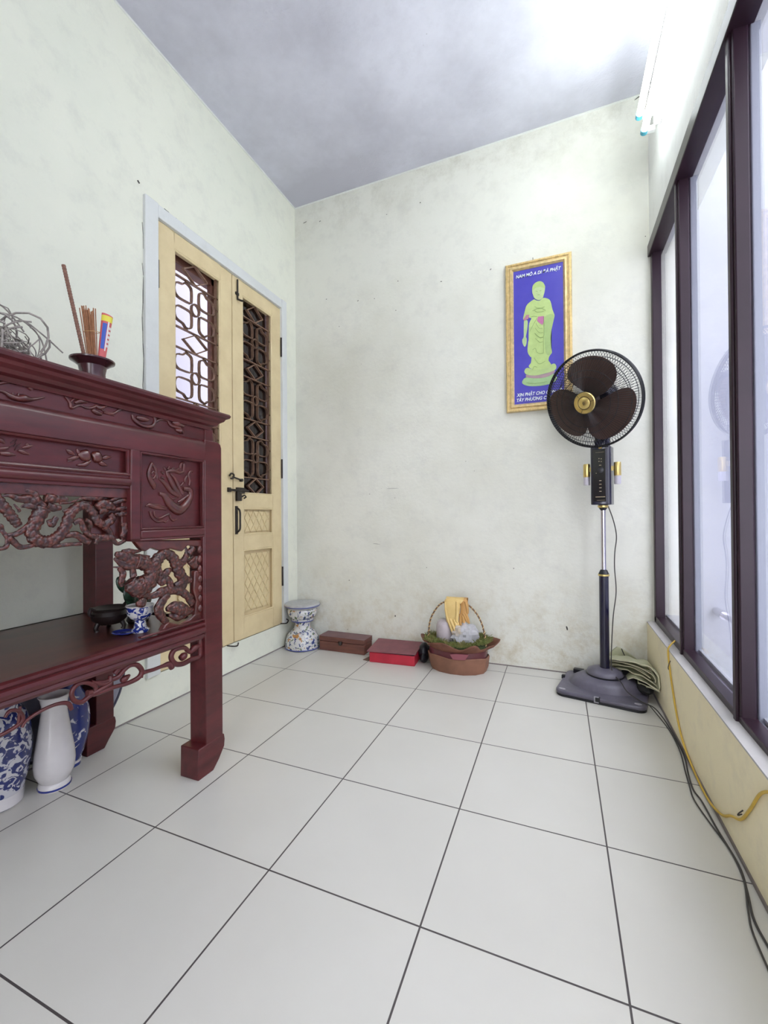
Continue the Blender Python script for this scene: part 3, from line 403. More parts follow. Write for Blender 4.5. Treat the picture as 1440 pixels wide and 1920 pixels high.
# ironmongery on the leaves
b=MB(); b.box(-1.458,-1.450,1.078,1.096,.79,.955); b.sweep(crv([(-1.452,1.087,.80),(-1.43,1.087,.82),(-1.428,1.087,.87),(-1.43,1.087,.925),(-1.452,1.087,.945)]),.006,8); b.build('pull_handle',M_IRON,dr,bevel=.002)
b=MB(); b.sweep([(-1.447,1.02,1.047),(-1.447,1.185,1.047)],.007,10); b.box(-1.458,-1.444,1.085,1.15,1.03,1.064); b.box(-1.458,-1.444,1.015,1.035,1.035,1.06); b.box(-1.453,-1.438,1.078,1.115,.985,1.035); b.sweep([(-1.445,1.12,1.01),(-1.435,1.135,1.02),(-1.437,1.15,1.01),(-1.445,1.14,1.0)],.005,8); b.build('slide_bolt',M_IRON,dr,bevel=.002)
b=MB(); b.sweep(crv([(-1.45,1.025,1.125),(-1.44,1.03,1.14),(-1.44,1.05,1.135),(-1.44,1.045,1.115),(-1.445,1.03,1.112)]),.005,8); b.sweep([(-1.443,1.045,1.122),(-1.443,1.12,1.108)],.005,8); b.sweep([(-1.455,1.12,1.108),(-1.437,1.12,1.108)],.009,10); b.build('hook_latch',M_IRON,dl)
b=MB(); b.sweep([(-1.45,1.102,2.29),(-1.45,1.102,2.17)],.005,8); b.sweep([(-1.45,1.102,2.175),(-1.436,1.11,2.168),(-1.436,1.125,2.172)],.006,8); b.box(-1.458,-1.45,1.09,1.115,2.2,2.215); b.build('top_bolt',M_IRON,dr)
for d_,y_ in ((dl,.563),(dr,1.530)):
    for z0 in (1.98,1.15,.42):
        b=MB(); b.sweep([(-1.452,y_,z0),(-1.452,y_,z0+.13)],.006,8); b.build('hinge',M_IRON,d_)
b=MB(); b.sweep(crv([(-1.45,1.0,.165),(-1.435,1.03,.155),(-1.43,1.06,.15),(-1.44,1.08,.16)]),.004,6); b.sweep(crv([(-1.45,1.5,.17),(-1.43,1.54,.165),(-1.43,1.56,.18),(-1.44,1.55,.19)]),.004,6); o=b.build('wire_stay',M_IRON,D); o['label']='bent wires under the door leaves'

# ================= carved altar table =================
A=thing('altar_table','dark red carved wooden altar table with dragon openwork and lower shelf','table',(-1.14,-.435,0))
YC=-.435
mir=lambda y:2*YC-y
XF=-.851
# legs
for side in (0,1):
    for xa,xb_,yy0,yy1 in ((-.925,XF,.245,.325),(-1.43,-1.353,.20,.27)):
        f=(lambda y:y) if side==0 else mir
        foot=[(yy0-.038,0),(yy0+.03,0),(yy1-.022,.026),(yy1+.004,.06),(yy1+.007,.085),(yy1+.003,.105),(yy0-.036,.105)]
        top=1.165
        b=MB(); pl=[(yy0,.10),(yy1,.10),(yy1,top-.02),(yy1-.005,top-.006),(yy1-.02,top),(yy0,top)]
        b.prism([(f(p[0]),p[1]) for p in pl],YZ,xa,xb_); l=b.build('leg',WOOD,A,bevel=.003)
        b=MB(); b.prism([(f(p[0]),p[1]) for p in foot],YZ,xa-.006,xb_+.003); b.build('foot_block',WOOD,l,bevel=.003)
# cornice and top
prof=[(.0,1.268),(.003,1.262),(.000,1.254),(-.010,1.249),(-.014,1.241),(-.026,1.233),(-.031,1.224),(-.042,1.219),(-.047,1.208)]
b=MB(); xt,yt,xk=-.825,.340,-1.455; vs_=[];fs=[]
for d,z in prof: vs_+=[(xk,mir(yt+d),z),(xt+d,mir(yt+d),z),(xt+d,yt+d,z),(xk,yt+d,z)]
for i in range(len(prof)-1):
    for k in range(4): fs.append((i*4+k,i*4+(k+1)%4,(i+1)*4+(k+1)%4,(i+1)*4+k))
fs+=[(0,1,2,3),tuple(range(len(vs_)-4,len(vs_)))]
b.add(vs_,fs); b.build('table_top',WOOD,A,ang=15)
b=MB(); b.box(-1.42,-.880,mir(.308),.308,1.15,1.212); b.box(-1.42,-.876,.272,.3095,1.15,1.212); fr=b.build('frieze',WOOD,A,bevel=.0015)
# front frame
b=MB(); b.prism([(XF-.05,1.092),(XF,1.092),(XF,1.146),(XF-.004,1.157),(XF-.012,1.164),(XF-.05,1.166)],lambda p,w:(p[0],w,p[1]),mir(.25),.25); b.build('top_rail',WOOD,A,bevel=.0015)
for side in (0,1):
    f=(lambda y:y) if side==0 else mir
    def bx(b,x0,x1,a,c,z0,z1): b.box(x0,x1,min(f(a),f(c)),max(f(a),f(c)),z0,z1)
    b=MB(); bx(b,-.892,XF,-.032,0,.83,1.095); b.build('stile',WOOD,A,bevel=.004)
    b=MB(); bx(b,-.89,XF,0.0,.248,.832,.858); bx(b,-.888,XF-.004,-.03,.248,.826,.838); b.build('side_rail',WOOD,A,bevel=.005)
    b=MB()
    for a_,c_,z0,z1 in ((.0,.246,.858,1.092),(.0,.246,.537,.832)):
        t_=.007
        bx(b,-.87,XF-.002,a_,a_+t_,z0,z1) if z0>.8 else None
        bx(b,-.87,XF-.002,c_-t_,c_,z0,z1); bx(b,-.87,XF-.002,a_,c_,z1-t_,z1); bx(b,-.87,XF-.002,a_,c_,z0,z0+t_)
    b.build('bead_moulding',WOOD,A,bevel=.003)
    b=MB(); bx(b,-.89,-.874,0,.246,.85,1.095); ph=b.build('phoenix_panel',WOOD,A)
    b=MB()
    for s_ in PHOENIX:
        c=crv([(-.873,f(y),z,r) for y,z,r in s_],5); b.sweep(c,[max(q[3],.0005) for q in c],8,flat=.75)
    o=b.build('phoenix_carving',WOODD,ph,ang=80)
    b=MB()
    for pl in BRACE2: b.prism([(f(y),z) for y,z in pl],YZ,-.885,-.864)
    dp=b.build('dragon_spandrel',WOODD,A,bevel=.004)
    b=MB()
    for k_,s_ in DRAGON2:
        c=crv([(-.872,f(y),z,r) for y,z,r in s_],6); b.sweep(c,[max(q[3],.001)*(1+(.10*math.sin(i*2.1) if k_=='scale' else .05*math.sin(i*1.3))) for i,q in enumerate(c)],12,flat=.62)
    b.build('dragon_carving',WOODS,dp,ang=80)
    b=MB()
    for k in range(7): b.ell((-.864,f(.232),.58+k*.034),(.008,.009,.014))
    b.build('cloud_border',WOODD,dp)
# long drawer front between the stiles, mid rail, dragon openwork
b=MB(); b.box(-.89,-.872,mir(-.03),-.03,1.0,1.1); dw=b.build('drawer_front',WOOD,A)
b=MB()
for z in (1.090,1.019): b.sweep([(-.859,mir(-.03),z),(-.859,-.03,z)],.0055,8)
for y_ in (-.036,mir(-.036)): b.sweep([(-.859,y_,1.016),(-.859,y_,1.092)],.0055,8)
b.build('drawer_moulding',WOOD,A)
b=MB(); b.box(-.89,XF-.006,mir(-.03),-.03,.978,1.016); b.sweep([(XF-.010,mir(-.03),.998),(XF-.010,-.03,.998)],.013,12); b.build('mid_rail',WOOD,A,bevel=.002)
for fn in (lambda y:y,mir):
    for nm_,grp in (('peach_carving',DRAWER[:10]),('flower_carving',DRAWER[10:])):
        b=MB()
        for s_ in grp:
            c=crv([(-.870,fn(y),z,r) for y,z,r in s_],5); b.sweep(c,[max(q[3],.0005) for q in c],10,flat=.55)
        b.build(nm_,WOODD,dw,ang=80)
for fn in (lambda y:y,mir):
    for grp in (FRIEZE[:4],FRIEZE[4:10],FRIEZE[10:13],FRIEZE[13:]):
        b=MB()
        for s_ in grp:
            c=crv([(-.878,fn(y),z,r) for y,z,r in s_],5); b.sweep(c,[max(q[3],.0005) for q in c],8,flat=.8)
        b.build('vine_carving',WOODD,fr,ang=80)
b=MB(); b.box(-.886,-.868,mir(-.03),-.03,.952,.98); b.box(-.892,-.884,-.125,-.03,.835,.96); b.box(-.892,-.884,mir(-.03),mir(-.125),.835,.96); b.box(-.884,-.872,-.045,-.03,.832,.98); b.box(-.884,-.872,mir(-.03),mir(-.045),.832,.98)
op=b.build('openwork_panel',WOODD,A,bevel=.002)
for fn in (lambda y:y,mir):
    b=MB()
    for k_,s_ in DRAGON1:
        c=crv([(-.872,fn(y),z,r) for y,z,r in s_],6); b.sweep(c,[max(q[3],.001)*(1+(.10*math.sin(i*2.1) if k_=='scale' else .05*math.sin(i*1.3))) for i,q in enumerate(c)],12,flat=.62)
    b.build('dragon_carving',WOODS,op,ang=80)
# shelf
b=MB(); b.box(-1.42,-.86,mir(.318),.318,.505,.527); b.build('shelf',mat('shelf_wood',(.06,.018,.016),.35,col2=(.10,.03,.022),vscale=3,stretch=(5,1,5),coat=.3),A,bevel=.002)
b=MB(); b.prism([(-.89,.474),(-.857,.474),(-.853,.482),(-.856,.489),(-.851,.494),(-.849,.503),(-.851,.512),(-.857,.515),(-.852,.521),(-.853,.528),(-.862,.532),(-.89,.530)],lambda p,w:(p[0],w,p[1]),mir(.246),.246); b.build('shelf_rail',WOOD,A,ang=25)
b=MB(); b.box(-1.42,-1.40,mir(.2),.2,.49,.527); b.box(-1.40,-.9,.26,.30,.48,.527); b.box(-1.40,-.9,mir(.30),mir(.26),.48,.527); b.box(-1.40,-.92,.265,.3,1.08,1.16); b.box(-1.41,-1.37,mir(.2),.2,1.06,1.16); b.build('back_rail',WOOD,A,bevel=.002)
for fn in (lambda y:y,mir):
    b=MB()
    for s_ in FRET:
        c=crv([(-.870,fn(y),z,r) for y,z,r in s_],6); b.sweep(c,[max(q[3],.001) for q in c],10,flat=1.0)
    b.build('scroll_apron',WOOD,A,ang=80)

# ================= things on the altar =================
TT=1.268
V=thing('incense_vase','small dark maroon flared vase holding incense on the altar top','vase',(-1.12,.037,TT))
b=MB(); b.lathe([(0,0),(.036,0),(.042,.01),(.044,.03),(.038,.07),(.036,.10),(.040,.122),(.054,.133),(.063,.138),(.0635,.143),(.058,.143),(.045,.138),(.032,.12),(.030,.09),(0,.09)],(-1.12,.037,TT)); b.build('vase_body',mat('maroon_lacquer',(.07,.018,.025),.25,col2=(.05,.016,.02),vscale=30,coat=.4),V)
b=MB(); pts=[]; 
sa=Vector((-1.12,.022,TT+.10)); sb=Vector((-1.12,-.0505,1.678))
n=80; b.sweep([sa.lerp(sb,i/n) for i in range(n+1)],[.0062 if i%2 else .0052 for i in range(n+1)],10)
tag(b.build('coiled_incense_stick',mat('coil_brown',(.26,.13,.09),.7,var=.4,vscale=150),ang=80),'long thick ribbed brown incense stick leaning left in the vase','incense')
random.seed(9)
ms=mat('incense_brown',(.42,.19,.09),.7,var=.3,vscale=90)
for i in range(30):
    a=random.uniform(0,2*PI); q=random.uniform(0,1)**.5
    bs=Vector((-1.12+.012*q*math.cos(a),.043+.013*q*math.sin(a),TT+.095)); tp=Vector((-1.12+.018*q*math.cos(a),.026+.028*q*math.sin(a),1.575+random.uniform(-.012,.008)))
    b=MB(); b.sweep([bs,tp],.0016,6); o=b.build('incense_stick',ms); tag(o,'thin brown incense stick in the tied bundle standing in the maroon vase','incense','incense sticks of the tied bundle')
b=MB(); b.sweep([(-1.12+.0175*math.cos(a),.035+.0235*math.sin(a),1.503+.006*math.sin(a)) for a in [2*PI*k/24 for k in range(24)]],.0009,6,closed=True); tag(b.build('rubber_band',mat('tan_rubber',(.6,.38,.16),.5)),'tan rubber band round the incense bundle','rubber band')
PK=thing('incense_packet','red yellow and blue printed incense packet in the maroon vase','packet',(-1.105,.066,TT+.11))
p0=Vector((-1.112,.058,TT+.128)); p1=Vector((-1.105,.077,1.573)); dd=(p1-p0).normalized()
mpk=mat('packet_red',(.62,.12,.12),.4)
b=MB(); c=[p0.lerp(p1,i/10) for i in range(11)]; b.sweep(c,[.011+.007*i/10 for i in range(11)],20,flat=.6); b.build('wrapper',mpk,PK)
def pband(t0,t1,side,mm,nm,a0,a1):
    b=MB(); vs_=[];fs=[]; n=8
    for i in range(5):
        t=t0+(t1-t0)*i/4; c=p0.lerp(p1,t); r=.011+.007*t+.0006
        for k in range(n+1):
            a=a0+(a1-a0)*k/n; vs_.append(c+Vector((math.sin(a)*r*.62,math.cos(a)*r,0)))
    for i in range(4):
        for k in range(n): fs.append((i*(n+1)+k,i*(n+1)+k+1,(i+1)*(n+1)+k+1,(i+1)*(n+1)+k))
    b.add(vs_,fs); b.build(nm,mm,PK)
pband(.86,.97,1,mat('packet_yellow',(.80,.72,.08),.4),'yellow_band',0,PI)
pband(.33,.82,1,mat('packet_blue',(.04,.10,.45),.4),'blue_stripe',1.75,2.6)
pband(.05,.16,1,MATS['packet_yellow'],'yellow_band',0,PI)
for k in range(5): pband(.38+k*.085,.43+k*.085,1,mat('packet_pale',(.82,.78,.74),.5),'printed_mark',.6,1.3)
pband(.3,.86,1,MATS['packet_pale'],'white_stripe',1.35,1.65)
# tangle of dry roots
b=MB(); random.seed(12); cc=Vector((-1.15,-.205,TT+.11))
for i in range(85):
    ax=Vector((random.gauss(0,1),random.gauss(0,1),random.gauss(0,1))).normalized(); u_=ax.orthogonal().normalized(); v_=ax.cross(u_); r=random.uniform(.03,.078); off=Vector((random.uniform(-.04,.04),random.uniform(-.05,.055),random.uniform(-.045,.03)))
    a0=random.uniform(0,6.3); ln=random.uniform(2.0,5.5); pts=[]
    for k in range(15):
        a=a0+ln*k/14; rr_=r*(1+.15*math.sin(a*2+i)); p=cc+off+u_*math.cos(a)*rr_+v_*math.sin(a)*rr_*.9
        p.z=max(p.z,TT+.004); pts.append(p)
    b.sweep(pts,random.choice([.0016,.0022,.0028]),6)
for pts in ([(-1.15,-.2,1.42),(-1.15,-.15,1.47),(-1.15,-.10,1.455),(-1.15,-.035,1.415)],[(-1.15,-.25,1.50),(-1.15,-.19,1.49),(-1.15,-.14,1.44)],[(-1.15,-.24,1.46),(-1.15,-.16,1.475),(-1.15,-.10,1.44),(-1.15,-.08,1.37)]): b.sweep(crv(pts,6),.0022,6)
tag(b.build('root_tangle',mat('dry_roots',(.44,.40,.36),.8,var=.5,vscale=40),ang=80),'ball of tangled grey dry roots at the left of the altar top','dried roots')

# porcelain materials
def porcelain(name,blue,white,scale,lo,hi,inv=False,col3=None):
    m=mat(name,white,.16,coat=.5); N,L,b=nd(m); tc=[n for n in N if n.type=='TEX_COORD'][0]
    n=N.new('ShaderNodeTexNoise'); n.inputs['Scale'].default_value=scale; n.inputs['Detail'].default_value=3; n.inputs['Distortion'].default_value=1.2; L.new(tc.outputs['Object'],n.inputs[0])
    r=ramp(N,(lo,white),(hi,blue)) if not inv else ramp(N,(lo,blue),(hi,white)); L.new(n.outputs[0],r.inputs[0]); c=r.outputs[0]
    if col3:
        v=N.new('ShaderNodeTexVoronoi'); v.inputs['Scale'].default_value=scale*.6; L.new(tc.outputs['Object'],v.inputs[0]); r3=ramp(N,(.26,(1,1,1)),(.30,(0,0,0))); L.new(v.outputs['Distance'],r3.inputs[0]); c=mixc(N,L,r3.outputs[0],c,col3)
    L.new(c,b.inputs['Base Color']); return m
PB=(.015,.03,.22); PW=(.66,.66,.67)
P_WHITE=mat('white_glaze',(.62,.60,.60),.2,coat=.4,var=.06,vscale=20)
P_BW=porcelain('blue_white_glaze',PB,PW,55,.46,.49)
P_DARKB=porcelain('dark_blue_glaze',(.012,.02,.12),(.5,.5,.53),40,.48,.51,inv=False)
P_DB2=porcelain('deep_blue_glaze',(.6,.6,.64),(.012,.025,.17),22,.56,.60)
P_BAND=mat('cobalt_band',(.02,.03,.20),.2,coat=.4)
P_STOOL=porcelain('stool_glaze',(.05,.07,.22),(.64,.64,.64),36,.54,.58,col3=None)
SH=.528
# stem cup
C1=thing('stem_cup','small blue and white porcelain stem cup on the altar shelf','cup',(-.965,.084,SH))
b=MB(); b.lathe([(0,0),(.026,0),(.027,.006),(.019,.014),(.016,.028),(.016,.038),(.028,.045),(.037,.058),(.040,.084),(.0385,.084),(.034,.066),(.02,.053),(0,.05)],(-.965,.084,SH)); b.build('cup_body',P_BW,C1)
b=MB(); b.lathe([(.0385,.081),(.0412,.083),(.0412,.086),(.0385,.0862),(.0375,.083)],(-.965,.084,SH)); o=b.build('cup_rim',P_WHITE,C1); o['label']='plain white rim'
b=MB(); b.lathe([(0,.004),(.02,.003),(.030,.009),(.0285,.011),(.018,.007),(0,.008)],(-.988,.044,SH-.003),sx=1.25,sy=1); tag(b.build('saucer',P_BAND),'dark blue saucer lying beside the stem cup','saucer')
# censer
C2=thing('incense_burner','dark brown three legged incense burner at the back of the altar shelf','burner',(-1.09,.07,SH))
mc=mat('dark_brown_clay',(.014,.007,.006),.45,var=.3,vscale=20)
b=MB(); b.lathe([(0,.02),(.035,.02),(.05,.034),(.054,.05),(.048,.062),(.05,.068),(.056,.07),(.052,.072),(.044,.066),(0,.06)],(-1.09,.07,SH)); bb=b.build('bowl',mc,C2)
for k in range(3):
    a=k*2*PI/3+.5; b=MB(); b.sweep(crv([(-1.09+.035*math.cos(a),.07+.035*math.sin(a),SH+.03),(-1.09+.045*math.cos(a),.07+.045*math.sin(a),SH+.012),(-1.09+.042*math.cos(a),.07+.042*math.sin(a),SH+.001)],4),[.011,.009,.008,.007,.007,.006,.006,.007,.008],10); b.build('leg',mc,C2)
for sgn in(1,-1):
    b=MB(); b.sweep(crv([(-1.09,.07+sgn*.048,SH+.05),(-1.09,.07+sgn*.066,SH+.06),(-1.09,.07+sgn*.062,SH+.078),(-1.09,.07+sgn*.05,SH+.07)],4),.005,8)
    b.build('handle',mc,C2)
# leafy ornament
C3=thing('leafy_ornament','dark green glossy leafy ornament behind the stem cup','ornament',(-1.08,.165,SH))
mg=mat('green_glaze',(.02,.055,.03),.25,var=.5,vscale=30,coat=.5)
b=MB(); b.lathe([(0,0),(.03,0),(.036,.01),(.03,.03),(0,.035)],(-1.08,.165,SH)); b.build('pot',mc,C3)
random.seed(3)
for (y,z,ry,rz,t) in ((.115,.15,.018,.034,.5),(.135,.11,.024,.04,.3),(.150,.07,.02,.04,.2),(.165,.13,.02,.045,0),(.19,.08,.022,.035,-.5),(.205,.055,.02,.026,-.9),(.215,.035,.018,.022,-.7),(.145,.05,.022,.03,.9)):
    b=MB(); b.ell((-1.08+random.uniform(-.02,.02),y,SH+z-.012),(.009,ry,rz),Matrix.Rotation(t,3,'X')); b.build('leaf',mg,C3)
    
# ================= things under and behind the altar =================
def vase(name,lab,c,parts,prof_):
    v=thing(name,lab,'vase',(c[0],c[1],0),'porcelain vases under the altar'); b=MB(); b.lathe(prof_,(c[0],c[1],0),n=48); b.build('vase_body',parts,v); return v
v=vase('porcelain_vase','plain white porcelain vase with a blue foot line under the altar',(-1.280,.012),P_WHITE,[(0,0),(.044,0),(.046,.004),(.044,.02),(.040,.024),(.046,.034),(.055,.055),(.058,.085),(.055,.12),(.047,.17),(.040,.22),(.036,.25),(.036,.275),(.040,.295),(.045,.304),(.043,.306),(.036,.298),(.030,.27),(0,.26)])
b=MB(); b.lathe([(.0445,.003),(.0468,.004),(.0466,.009),(.0445,.010)],(-1.280,.012,0),n=48); b.build('blue_foot_band',P_BAND,v)
v=vase('porcelain_vase','slender deep blue porcelain vase beside the rear altar leg',(-1.362,.108),P_DB2,[(0,0),(.034,0),(.035,.01),(.032,.016),(.045,.05),(.060,.11),(.064,.16),(.060,.21),(.048,.25),(.036,.275),(.033,.30),(.042,.325),(.050,.335),(.046,.335),(.03,.30),(0,.29)])
b=MB(); b.lathe([(.034,.011),(.0365,.012),(.0375,.020),(.0345,.021)],(-1.362,.108,0),n=48); b.build('white_foot_band',P_WHITE,v)
v=vase('porcelain_jar','large blue and white flowered jar at the left under the altar',(-1.343,-.112),P_DARKB,[(0,0),(.054,0),(.058,.01),(.062,.04),(.074,.09),(.083,.15),(.084,.19),(.079,.24),(.066,.285),(.052,.30),(.05,.32),(.055,.325),(.05,.325),(.045,.30),(0,.29)])
b=MB(); b.lathe([(.058,.003),(.0608,.005),(.0620,.022),(.0632,.04),(.060,.041),(.058,.02)],(-1.343,-.112,0),n=48); b.build('plain_foot',P_WHITE,v)
T1=thing('round_tray','big round grey metal tray leaning on the wall behind the altar','tray',(-1.44,.127,0))
Mx=Matrix.Rotation(R(90),3,'Y')@Matrix.Identity(3)
Mx=Matrix.Rotation(R(-2.2),3,'Y')@Matrix.Rotation(R(90),3,'Y')
b=MB(); b.lathe([(0,0),(.2,0),(.225,.003),(.238,.012),(.242,.012),(.24,.008),(.225,-.002),(.2,-.004),(0,-.004)],(-1.447,.127,.262),n=64,M=Mx); b.build('dish',mat('dull_aluminium',(.36,.36,.42),.4,metal=.6,var=.2,vscale=15),T1)
b=MB(); b.sweep([Vector((-1.447,.127,.262))+Mx@Vector((.246*math.cos(a),.246*math.sin(a),.010)) for a in [2*PI*k/72 for k in range(72)]],.006,8,closed=True); b.build('rim',mat('dark_rim',(.05,.05,.08),.4),T1)

# ================= stool and boxes along the back wall =================
S1=thing('garden_stool','waisted white ceramic garden stool with painted flowers in the corner','stool',(-1.335,1.588,0))
sx_,sy_=-1.335,1.588
def painted():
    m=mat('flower_glaze',(.66,.66,.65),.2,coat=.4); N,L,b=nd(m); tc=[n for n in N if n.type=='TEX_COORD'][0]
    def spots(s,lo,hi,r0,r1,seed):
        mp=N.new('ShaderNodeMapping'); mp.inputs['Location'].default_value=(seed,seed*.7,0); L.new(tc.outputs['Object'],mp.inputs[0]); n=N.new('ShaderNodeTexNoise'); n.inputs['Scale'].default_value=s; n.inputs['Detail'].default_value=2; n.inputs['Distortion'].default_value=.6; L.new(mp.outputs[0],n.inputs[0]); r=ramp(N,(lo,(0,0,0)),(hi,(1,1,1))); L.new(n.outputs[0],r.inputs[0]); return r.outputs[0]
    c=mixc(N,L,spots(34,.60,.64,0,0,3.1),(.62,.62,.61),(.45,.22,.07))
    c=mixc(N,L,spots(38,.60,.63,0,0,7.7),c,(.13,.17,.09)); c=mixc(N,L,spots(46,.57,.60,0,0,1.3),c,(.05,.07,.19)); L.new(c,b.inputs['Base Color']); return m
b=MB(); b.lathe([(0,0),(.110,0),(.116,.012),(.115,.03),(.108,.07),(.092,.104),(.064,.124),(.053,.14),(.052,.176),(.058,.183)],(sx_,sy_,0),n=48); b.build('stool_base',painted(),S1)
b=MB(); b.lathe([(.058,.180),(.074,.186),(.075,.194),(.068,.199),(.088,.212),(.099,.235),(.100,.258),(.093,.268)],(sx_,sy_,0),n=48); b.build('stool_bowl',MATS['flower_glaze'],S1)
b=MB(); b.lathe([(.09,.266),(.112,.278),(.119,.287),(.119,.296),(.114,.301),(.02,.303),(0,.303)],(sx_,sy_,0),n=48); b.build('seat_disc',mat('greyish_glaze',(.50,.51,.52),.3,var=.25,vscale=30),S1)
for z,r in ((.006,.1165),(.186,.0755),(.287,.1195)):
    b=MB(); b.lathe([(r-.002,z-.004),(r+.0012,z),(r-.002,z+.004)],(sx_,sy_,0),n=48); b.build('blue_band',mat('blue_line',(.06,.08,.30),.3),S1)

B1=thing('wooden_box','small brown wooden box with a dark clasp beside the ceramic stool','box',(-1.03,1.64,0))
mw=mat('box_wood',(.17,.062,.042),.5,col2=(.11,.04,.03),vscale=6,stretch=(1,5,8))
b=MB(); b.box(-1.197,-.868,1.580,1.703,0,.062); b.build('box_body',mw,B1,bevel=.003)
b=MB(); b.box(-1.199,-.866,1.578,1.703,.064,.094); b.build('lid',mw,B1,bevel=.003)
b=MB(); b.box(-1.2,-.865,1.577,1.703,.0942,.0955); o=b.build('lid_top',mat('dusty_lid',(.20,.11,.11),.7,var=.2,vscale=12),B1); o['label']='dusty greyish lid surface'
b=MB(); b.box(-1.052,-1.026,1.571,1.580,.05,.072); b.ell((-1.039,1.572,.058),(.012,.008,.014)); b.build('clasp',M_IRON,B1,bevel=.002)

B2=thing('red_box','bright red flat box with a dusty maroon flap lid','box',(-.655,1.60,0))
Mr=Matrix.Translation((-.655,1.60,0))@Matrix.Rotation(R(4),4,'Z')
b=MB(Mr); b.box(-.142,.142,-.107,.08,0,.060); b.build('box_body',mat('red_card',(.50,.02,.045),.4,var=.25,vscale=9),B2,bevel=.003)
b=MB(Mr); b.box(-.138,.138,-.103,.078,.060,.066); b.build('inner_edge',M_BLACK,B2)
b=MB(Mr); b.add([(-.155,-.118,.063),(.150,-.112,.068),(.150,.090,.082),(-.150,.090,.082),(-.155,-.118,.070),(.150,-.112,.075),(.150,.090,.090),(-.150,.090,.090)],[(0,3,2,1),(4,5,6,7),(0,1,5,4),(1,2,6,5),(2,3,7,6),(3,0,4,7)]); b.build('flap_lid',mat('dusty_maroon',(.22,.075,.085),.6,var=.2,vscale=14),B2,bevel=.002)
b=MB(); random.seed(2)
b.ell((-.485,1.63,.055),(.035,.05,.055)); b.ell((-.475,1.60,.03),(.025,.05,.03)); tag(b.build('plastic_bag',mat('black_bag',(.012,.011,.016),.35,bump=1,bscale=40)),'small black plastic bag between red box and basket','bag')
b=MB(); b.prism([(-.84,1.50),(-.80,1.49),(-.80,1.60),(-.82,1.60)],lambda p,w:(p[0],p[1],w),0,.003); tag(b.build('card_scrap',mat('brown_card',(.2,.12,.09),.8)),'scrap of brown card sticking out under the red box','card')

# ================= basket =================
KX,KY=-.262,1.575
K=thing('gift_basket','oval brown paper wrapped basket with moss and an arched handle','basket',(KX,KY,0))
mp_=mat('brown_wrap',(.25,.115,.07),.7,var=.25,vscale=9,bump=.4,bscale=14)
b=MB(); n=14; vs_=[];fs=[]
lv=[(0,.90),(.03,.96),(.086,1.0),(.092,.98)]
for z,s in lv:
    for k in range(n):
        a=2*PI*k/n+.1; vs_.append((KX+.180*s*math.cos(a),KY+.125*s*math.sin(a),z+(.004*math.sin(5*a) if z>.05 else 0)))
for i in range(3):
    for k in range(n): fs.append((i*n+k,i*n+(k+1)%n,(i+1)*n+(k+1)%n,(i+1)*n+k))
fs.append(tuple(range(n))[::-1]); b.add(vs_,fs); kb=b.build('paper_wrap',mp_,K,ang=25)
b=MB(); b.lathe([(.95,.085),(.955,.10),(.95,.125),(.90,.125),(.90,.085)],(KX,KY,0),n=40,sx=.178,sy=.122); b.build('ribbon_band',mat('maroon_ribbon',(.10,.018,.025),.3,coat=.3),K)
b=MB(); b.prism([(-.262,.088),(-.195,.094),(-.175,.125),(-.245,.122),(-.28,.115)],lambda p,w:(p[0],w-abs(p[0]+.25)*.05,p[1]),1.448,1.456); b.build('ribbon_bow',mat('pink_maroon_ribbon',(.26,.07,.09),.3,coat=.3),K)
b=MB(); vs_=[];fs=[]; n=64; random.seed(5)
for j,(z,s) in enumerate(((.118,.93),(.13,1.0),(.150,1.12),(.162,1.19))):
    for k in range(n):
        a=2*PI*k/n; wv=noise.noise(Vector((math.cos(a)*2.2,math.sin(a)*2.2,j*.1)))
        s2=s+(.22*wv if j>1 else 0)*(.5 if math.sin(a)>.3 else 1); 
        if j>1 and abs(math.sin(a))<.25: s2+=.10
        yy=min(KY+.122*s2*math.sin(a),1.708)
        vs_.append((KX+.172*s2*math.cos(a),yy,z+(.035*wv if j>1 else 0)))
for i in range(3):
    for k in range(n): fs.append((i*n+k,i*n+(k+1)%n,(i+1)*n+(k+1)%n,(i+1)*n+k))
b.add(vs_,fs); o=b.build('leaf_rim',mat('dry_leaf_brown',(.22,.085,.05),.6,var=.35,vscale=12,bump=.5,bscale=25),K,ang=60); sm=o.modifiers.new('s','SOLIDIFY'); sm.thickness=.003
mm=mat('moss_green',(.14,.19,.045),.9,col2=(.24,.20,.07),vscale=18)
b=MB(); b.lathe([(1.02,.140),(.99,.152),(.75,.158),(0,.150)],(KX,KY,0),n=40,sx=.165,sy=.112); b.build('moss_bed',mat('moss_dark',(.06,.085,.03),.95,var=.4,vscale=30),K)
b=MB(); random.seed(8)
for i in range(3600):
    a=random.uniform(0,2*PI); q=random.uniform(.45,1.0)**.5; x=KX+.190*q*math.cos(a); y=min(KY+.138*q*math.sin(a),1.70); z=.156+random.uniform(0,.012)
    if x>KX+.11: z+=.012
    l=random.uniform(.008,.03); dx,dy,dz=(random.uniform(-1,1),random.uniform(-1,1),random.uniform(.1,1.1)); 
    if y+dy*l>1.71: dy=-abs(dy)
    w_=.0012; b.add([(x-w_,y,z),(x+w_,y,z),(x+dx*l*.6+w_,y+dy*l*.6,z+dz*l*.8),(x+dx*l,y+dy*l,z+dz*l*.9)],[(0,1,2,3)])
o=b.build('moss',mm,K,smooth=False); o['kind']='stuff'
hp=[(-.436,KY-.015,.12),(-.434,KY-.015,.20),(-.420,KY-.015,.28),(-.375,KY-.015,.355),(-.325,KY-.015,.388),(-.275,KY-.015,.398),(-.215,KY-.015,.386),(-.155,KY-.015,.335),(-.118,KY-.015,.265),(-.102,KY-.015,.18),(-.10,KY-.015,.12)]
